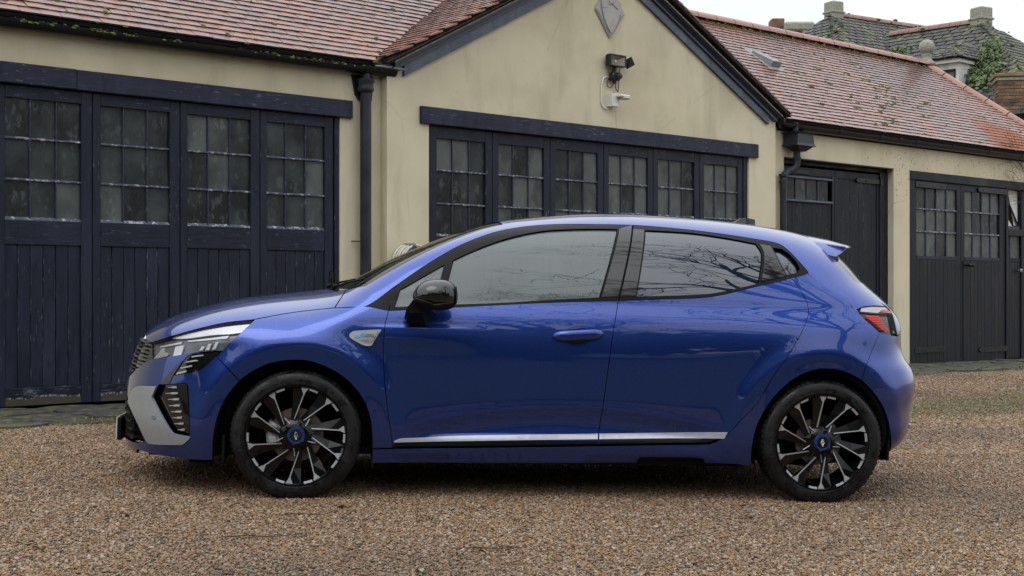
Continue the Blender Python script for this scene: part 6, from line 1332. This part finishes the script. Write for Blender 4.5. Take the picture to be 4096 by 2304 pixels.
# spoiler
m = MB(); V = []; nc = 25
for i in range(nc):
    k = -1+2*i/(nc-1); c_ = .575*k; ac = max(abs(c_), .01); e = abs(k)**2.6; H1 = lambda l, dz=0.: float(h_on(np.array([l]), ac)[0])+dz
    lr_ = 2.66-.06*e; lt2 = 2.945-.147*e; ht2 = 1.314-.021*e; lb = 2.745-.035*e
    hr_ = H1(lr_, .001); hb2 = min(H1(lb, -.03*(1-e))-.012*e, ht2-.02)
    f1, f2 = 1-.07*e, 1+.055*e; V += [(lr_, YC-c_*f1, hr_+.002*e), ((lr_+lt2)/2, YC-c_*f1, (hr_+ht2)/2+.006), (lt2-.010, YC-c_, ht2+.001), (lt2, YC-c_, ht2-.006), (lt2-.004, YC-c_, ht2-.013), (lb+.02, YC-c_*f2, hb2), (lr_-.02, YC-c_*(1+.03*e), hr_-.07*(1-.5*e))]
Fc = [(i*7+j, i*7+(j+1) % 7, (i+1)*7+(j+1) % 7, (i+1)*7+j) for i in range(nc-1) for j in range(7)]+[tuple(range(7)), tuple(range((nc-1)*7, nc*7))[::-1]]
m.add(V, Fc); m.build('spoiler', PAINT, car, auto=50)
# aerial fin
F5 = CUT['fin']; m = MB(); V = []
for k, w_ in enumerate((-.03, -.012, .012, .03)):
    e = 1 if abs(w_) < .02 else 0
    for (l, h) in F5: hb3 = 1.405; V.append((l+(0 if e else .0), YC+w_*(1 if e else 1.0), hb3+(h-hb3)*(1 if e else .25)))
n5 = len(F5); Fc = [(k*n5+i, k*n5+(i+1) % n5, (k+1)*n5+(i+1) % n5, (k+1)*n5+i) for k in range(3) for i in range(n5)]+[tuple(range(n5)), tuple(range(3*n5, 4*n5))[::-1]]; m.add(V, Fc); m.build('aerial_fin', GLB, car)
# ---- door mirror
def pillow(outline, y0, y1, mat, name, n=9, ex=3.2, dl=.0, shift=0., parent=None):
    P = dens(outline, .012, 60); c = P.mean(0); m = MB(); V = []; k = len(P)
    for i in range(n):
        t = i/(n-1); s = max(.12, (1-abs(2*t-1)**ex)**(1/ex)) if i not in (0,) else .25; y = y0+(y1-y0)*t
        for p in P: V.append((c[0]+(p[0]-c[0])*s+shift*t, y, c[1]+(p[1]-c[1])*s))
    Fc = [(i*k+j, i*k+(j+1) % k, (i+1)*k+(j+1) % k, (i+1)*k+j) for i in range(n-1) for j in range(k)]+[tuple(range(k)), tuple(range((n-1)*k, n*k))[::-1]]; m.add(V, Fc); return m.build(name, mat, parent or car, True)
mir = pillow(CUT['mir'], -.245, -.045, GLB, 'door_mirror', ex=2.6, n=17)
mm_ = MB(); P_ = CUT['stalk']; V = []
for y, s, dx, dz in ((-.13, .75, -.01, .04), (-.06, 1, 0, 0), (.03, 1.05, .02, -.015)):
    cx = sum(p[0] for p in P_)/len(P_); cz = sum(p[1] for p in P_)/len(P_); V += [(cx+(p[0]-cx)*s+dx, y, cz+(p[1]-cz)*s+dz) for p in P_]
k = len(P_); mm_.add(V, [(i*k+j, i*k+(j+1) % k, (i+1)*k+(j+1) % k, (i+1)*k+j) for i in range(2) for j in range(k)]+[tuple(range(k)), tuple(range(2*k, 3*k))[::-1]]); mm_.build('mirror_stalk', BLK, mir, auto=50)
lw = pillow(CUT['mir_low'], -.2475, -.05, BLK, 'mirror_base', ex=2.6, n=13, parent=mir)
m = MB(); ml = CUT['mir']; xr = max(p[0] for p in ml); m.add([(xr-.012, -.22, min(p[1] for p in ml)+.03), (xr-.012, -.07, min(p[1] for p in ml)+.03), (xr-.010, -.07, max(p[1] for p in ml)-.03), (xr-.010, -.22, max(p[1] for p in ml)-.03)], [(0, 1, 2, 3)]); m.build('mirror_glass', CHR, mir)
far_copy(mir)
# ---- cabin
CAB = simple('cabin_fabric', (.035, .035, .04), .85, 0, .2, 60, .1); CAL = simple('headlining', (.30, .31, .30), .9, 0, .05, 30, 0)
m = MB(); m.box(.42, .95, .22, 2*YC-.22, .62, .90, bev=.05); m.box(.30, .6, .3, 2*YC-.3, .78, .93, bev=.03); m.build('dashboard', BLK, car)
for y in (YC-.37, YC+.37):
    m = MB(); m.box(1.02, 1.55, y-.25, y+.25, .36, .56, bev=.06); st_ = m.build('front_seat', CAB, car)
    m = MB(); m.prism([(1.42, .50), (1.56, .50), (1.86, 1.08), (1.80, 1.14), (1.70, 1.12)], y-.23, y+.23, axis='y'); m.build('backrest', CAB, st_); m = MB(); m.prism([(1.76, 1.14), (1.85, 1.14), (1.90, 1.30), (1.86, 1.33), (1.80, 1.30)], y-.13, y+.13, axis='y'); m.build('headrest', CAB, st_)
m = MB(); m.box(2.0, 2.45, .25, 2*YC-.25, .36, .58, bev=.05); m.prism([(2.35, .55), (2.5, .55), (2.72, 1.08), (2.66, 1.14), (2.58, 1.12)], .25, 2*YC-.25, axis='y'); m.build('rear_seat', CAB, car)
m = MB(); sw = [(.98+.17*math.cos(t)*.35, YC+.37+.18*math.sin(t), .93+.17*math.cos(t)) for t in np.linspace(0, 2*math.pi, 25)]; m.tube(sw, .015, 8, cap=False); m.tube([(.85, YC+.37, .86), (.98, YC+.37, .93)], .03, 8); m.build('steering_wheel', BLK, car, True)
hl_o = [(l, float(h_on(np.array([l]), .45)[0])-.045) for l in np.linspace(1.05, 2.6, 12)]; m = MB(); V = []
for l, h in hl_o: V += [(l, YC-.50, h-.02), (l, YC, float(sTop(l))-.05), (l, YC+.50, h-.02)]
m.add(V, [(3*i+j, 3*i+j+1, 3*i+j+4, 3*i+j+3) for i in range(11) for j in range(2)]); m.build('headlining', CAL, car)
# ---- wheels
a = M_('wet_tyre_rubber', (.012, .012, .013), .42, 0, Specular_IOR_Level=.3); v = a.co(); f = a.noise(v, 14, 6, .7); a.base(a.ramp(f, [(.4, (.005, .005, .006)), (.7, (.012, .012, .013))])); a.rgh(a.ramp(a.noise(v, 7, 6, .75), [(.42, .18), (.58, .7)])); a.bump(f, .15, .003); TYRE = a.m
RIMB = simple('gloss_black_alloy', (.004, .004, .005), .12, 0, .2, 20, 0, IOR=1.4); DIA = simple('diamond_cut_alloy', (.46, .47, .50), .38, .55, .04, 60, 0); DISC = simple('brake_disc', (.16, .13, .11), .5, .7, .3, 40, .1); CAL_ = simple('brake_caliper', (.38, .39, .40), .45, .5, .15, 20, .2); HUBB = simple('blue_hub_ring', (.028, .060, .22), .35, .5, .05, 30, 0)
def wheel(cl, rear=False):
    w = empty('wheel', (cl, .0, .304)); w.parent = car
    R = .307; prof = [(.232, .165), (.236, .185), (.262, .192), (.292, .180), (.304, .165), (R, .14)]
    # tread with grooves
    for y0 in (.128, .098, .075, .047): prof += [(R, y0), (R-.007, y0-.001), (R-.007, y0-.007), (R, y0-.008)]
    prof += [(R, .030), (.303, .016), (.296, .006), (.286, .0005), (.272, -.0035), (.262, -.0045), (.256, -.004), (.2555, -.0025), (.250, -.0035), (.244, -.002), (.2405, .003), (.238, .010)]
    m = MB(); m.lathe(prof, 96, 'y'); t = m.build('tyre', TYRE, w, auto=30)
    m = MB()
    for k in range(72):  # shoulder blocks
        a0 = 2*math.pi*k/72; M_r = Matrix.Rotation(-a0, 4, 'Y'); V = []
        bx = [(.2985, .008, -.0085), (.3095, .022, -.0085), (.3095, .044, -.0085), (.300, .044, -.0085), (.2985, .008, .0085), (.3095, .022, .0085), (.3095, .044, .0085), (.300, .044, .0085)]
        m.add([tuple(M_r @ Vector(p)) for p in bx], [(0, 1, 2, 3), (7, 6, 5, 4), (0, 4, 5, 1), (1, 5, 6, 2), (2, 6, 7, 3), (3, 7, 4, 0)])
    m.build('tread_blocks', TYRE, w)['kind'] = 'stuff'
    m = MB(); m.lathe([(.2405, .004), (.2385, .0005), (.234, .001), (.231, .006), (.226, .014), (.221, .04), (.206, .07), (.200, .15), (.225, .175), (.236, .18)], 96, 'y'); m.build('rim', RIMB, w, auto=35)
    # spokes: ten swept blades with a dark web behind each and a bright face
    tips = [10, 43, 82.7, 116, 154.4, 188, 226, 257.7, 296.8, 329.8] if not rear else [a_+dg for a_, dg in zip([1, 36.5, 73, 108.5, 145, 181, 217, 252.5, 289, 325], [0]*10)]
    def pol(r, deg, y=0): t_ = math.radians(deg); return (r*math.sin(t_), y, r*math.cos(t_))
    arcm = MB(); ro = .229
    for k, th_ in enumerate(tips):
        sw_ = 19; thn = th_-sw_
        # dark web: wedge on the anticlockwise side of the blade
        m = MB(); A1, A2, B1, B2 = pol(ro, th_-15), pol(ro, th_+3.4), pol(.074, thn-14), pol(.070, thn+8); mid1, mid2 = pol(.16, th_-6-11.5), pol(.16, th_-4.2)
        q = [A1, A2, mid2, B2, B1, mid1]; yo = [.014, .010, .018, .026, .034, .030]
        V = [(p[0], yy, p[2]) for p, yy in zip(q, yo)]+[(p[0], yy+.028, p[2]) for p, yy in zip(q, yo)]
        m.add(V, [(0, 1, 2, 5), (5, 2, 3, 4), (11, 8, 7, 6), (10, 9, 8, 11)]+[(i, (i+1) % 6, (i+1) % 6+6, i+6) for i in range(6)]); m.build('spoke', RIMB, w)
        # bright blade with its flared tip
        m = MB(); t0, t1, t2 = pol(ro+.001, th_-5.4), pol(ro+.001, th_+3.4), pol(ro-.022, th_+.3)
        e0 = pol(ro-.030, th_-1.7); i0, i1 = pol(.078, thn-.8), pol(.078, thn+2.2)
        q = [t0, t1, t2, i1, i0, e0]; yo = [.009, .006, .009, .020, .021, .010]; V = [(p[0], yy, p[2]) for p, yy in zip(q, yo)]+[(p[0], yy+.008, p[2]) for p, yy in zip(q, yo)]
        m.add(V, [(0, 1, 2, 5), (5, 2, 3, 4), (11, 8, 7, 6), (10, 9, 8, 11)]+[(i, (i+1) % 6, (i+1) % 6+6, i+6) for i in range(6)]); m.build('spoke_face', DIA, w)
        a0, a1 = th_+4.6, th_+15; m = MB(); V = []
        for j in range(5):
            aa = a0+(a1-a0)*j/4
            for rr2, yy in ((ro-.007, .006), (ro+.003, .004), (ro+.003, .012), (ro-.007, .012)): p = pol(rr2, aa); V.append((p[0], yy, p[2]))
        m.add(V, [(j*4+i, j*4+(i+1) % 4, j*4+4+(i+1) % 4, j*4+4+i) for j in range(4) for i in range(4)]+[(0, 1, 2, 3), (19, 18, 17, 16)]); m.build('rim_accent', DIA, w)
        # fine edges near the hub
        m = MB(); p0 = Vector(pol(.10, thn+14, .024)); p1 = Vector(pol(.062, thn+20, .02)); m.tube([p0, p1], .0022, 4); m.build('hub_facet', DIA if k % 2 else RIMB, w)
    m = MB(); m.lathe([(.0, .018), (.05, .018), (.062, .024), (.078, .034), (.080, .075), (0, .075)], 30, 'y'); hb_ = m.build('hub', RIMB, w, auto=40)
    for k in range(5):
        p = pol(.057, k*72+20); m = MB(); m.lathe([(.0, .010), (.007, .010), (.008, .014), (.008, .03)], 6, 'y', (p[0], 0, p[2])); m.build('lug_nut', RIMB, w)
    m = MB(); m.lathe([(.029, .003), (.031, -.001), (.038, -.001), (.041, .003), (.042, .022)], 40, 'y')
    for k in range(5):
        M_r = Matrix.Rotation(math.radians(72*k+35), 4, 'Y'); mm2 = MB(); mm2.box(.030, .043, -.004, .012, -.005, .005); m.add([tuple(M_r @ Vector(p)) for p in mm2.v], mm2.f)
    m.build('hub_ring', HUBB, w, auto=40)
    m = MB(); m.lathe([(0, .0015), (.029, .0015), (.0305, .006)], 32, 'y'); hc = m.build('hub_cap', GLB, w, auto=40)
    m = MB()
    for s_ in (1, -1): m.tube([(s_*.003, .0, s_*.0165), (-s_*.0095, .0, s_*.002), (-s_*.001, .0, -s_*.0165), (s_*.0055, .0, -s_*.0165)], .0014, 4); m.tube([(s_*.0055, .0, s_*.0095), (s_*.0003, .0, -s_*.0095)], .0012, 4)
    m.build('cap_emblem', CHR, w)
    lettering('ALPINE', .0115, pol(.2255, 110, .0035), (math.radians(90), math.radians(100), 0), w, DIA, sx=1.2)
    rub = simple('moulded_rubber', (.03, .03, .032), .5)
    for i, ch in enumerate('EcoContact 6'): ang = -105+i*3.6; lettering(ch, .019, pol(.262, ang, -.0052), (math.radians(90), math.radians(ang), 0), t, rub, depth=.0004)
    for i, ch in enumerate('205/45 R 17 H XL'): ang = 24+i*2.4; lettering(ch, .013, pol(.262, ang, -.0052), (math.radians(90), math.radians(ang), 0), t, rub, depth=.0004)
    # brake
    m = MB(); m.lathe([(.05, .10), (.06, .075), (.075, .075), (.076, .066), (.128 if not rear else .118, .066), (.128 if not rear else .118, .09), (.06, .09)], 60, 'y'); m.build('brake_disc', DISC, w, auto=30)
    m = MB(); a0, a1 = ((-1.65, -.95) if not rear else (.3, .8)); V = []
    ang = [math.radians(-112+i*10) for i in range(6)] if not rear else [math.radians(-10+i*10) for i in range(5)]
    for aa in ang:
        for r_, yy in ((.085, .048), (.135, .046), (.145, .060), (.145, .12), (.085, .12)): V.append((r_*math.sin(aa), yy, r_*math.cos(aa)))
    n_ = len(ang); m.add(V, [(j*5+i, j*5+(i+1) % 5, j*5+5+(i+1) % 5, j*5+5+i) for j in range(n_-1) for i in range(5)]+[(0, 1, 2, 3, 4), tuple(range(5*n_-5, 5*n_))[::-1]])
    cal = m.build('caliper', CAL_ if not rear else RIMB, w, auto=30)
    for j, aa in enumerate((ang[1], ang[-2])):
        m = MB(); p = (.112*math.sin(aa), 0, .112*math.cos(aa)); m.lathe([(0, .036), (.016, .037), (.019, .041), (.020, .05)], 16, 'y', (p[0], 0, p[2])); m.build('piston', CAL_ if not rear else RIMB, w, auto=30)
    m = MB(); m.tube([(0, .06, 0), (0, .30, 0)], .035, 10); m.build('axle', BLK, w)
    return w
def copy_wheel(w, x, y, flip):
    r = w.copy(); C.objects.link(r); r.location = (x, y, w.location.z)
    if flip: r.scale = (1, -1, 1)
    for ch in list(w.children):
        c_ = ch.copy(); C.objects.link(c_); c_.parent = r
        for g in ch.children: d = g.copy(); C.objects.link(d); d.parent = c_
w1 = wheel(0.0); w2 = wheel(WR, True); copy_wheel(w1, 0, 2*YC, True); copy_wheel(w2, WR, 2*YC, True)
# wheel-house liners following the arch cut-outs
def liner(pts, name):
    P = dens(pts+[pts[0]], .03)[:-8] if False else np.array(pts); V = []; m = MB(); n = len(P); cx = P[:, 0].mean()
    for y in (.0, .30): 
        for p in P: V.append((p[0], max(y, cyn(p[0], p[1])+.012) if y == 0 else y, p[1]+.002))
    m.add(V, [(i, i+1, n+i+1, n+i) for i in range(n-1)]); b = len(m.v); m.add([V[n+i] for i in range(n)]+[(cx, .30, .15)], [(i, i+1, n) for i in range(n-1)]); o = m.build(name, VOID, car); far_copy(o)
liner([p for p in T_B['arch_f']][::-1]+[p for p in T_B['bump_a']][1:], 'wheel_house')
liner([(p[0], p[1]) for p in T_B['side'][0:0]]+[q for q in T_B['side'] if 2.1 < q[0] < 2.8 and q[1] < .66][:0]+RAT, 'wheel_house') if False else None
def bp(l, h): return (l, h)
ra = [(WR+.352*math.cos(t), .304+.352*math.sin(t)) for t in np.linspace(math.pi+.35, -.35, 24)]; liner(ra, 'wheel_house')
m = MB(); m.box(-.345, -.335, .03, .28, .17, .30); m.box(.36, .37, .05, .28, .15, .30); m.box(2.17, 2.19, .05, .28, .14, .30); m.box(2.955, 2.965, .08, .28, .21, .32); mf = m.build('splash_guard', BLK, car); far_copy(mf)
m = MB(); m.tube([(-.0, .3, .30), (0, 2*YC-.3, .30)], .04, 8); m.tube([(WR, .3, .27), (WR, 2*YC-.3, .27)], .05, 8); m.tube([(.3, YC+.1, .17), (2.6, YC+.1, .19), (2.9, YC+.3, .25)], .04, 8); m.build('underbody_tubes', BLK, car)
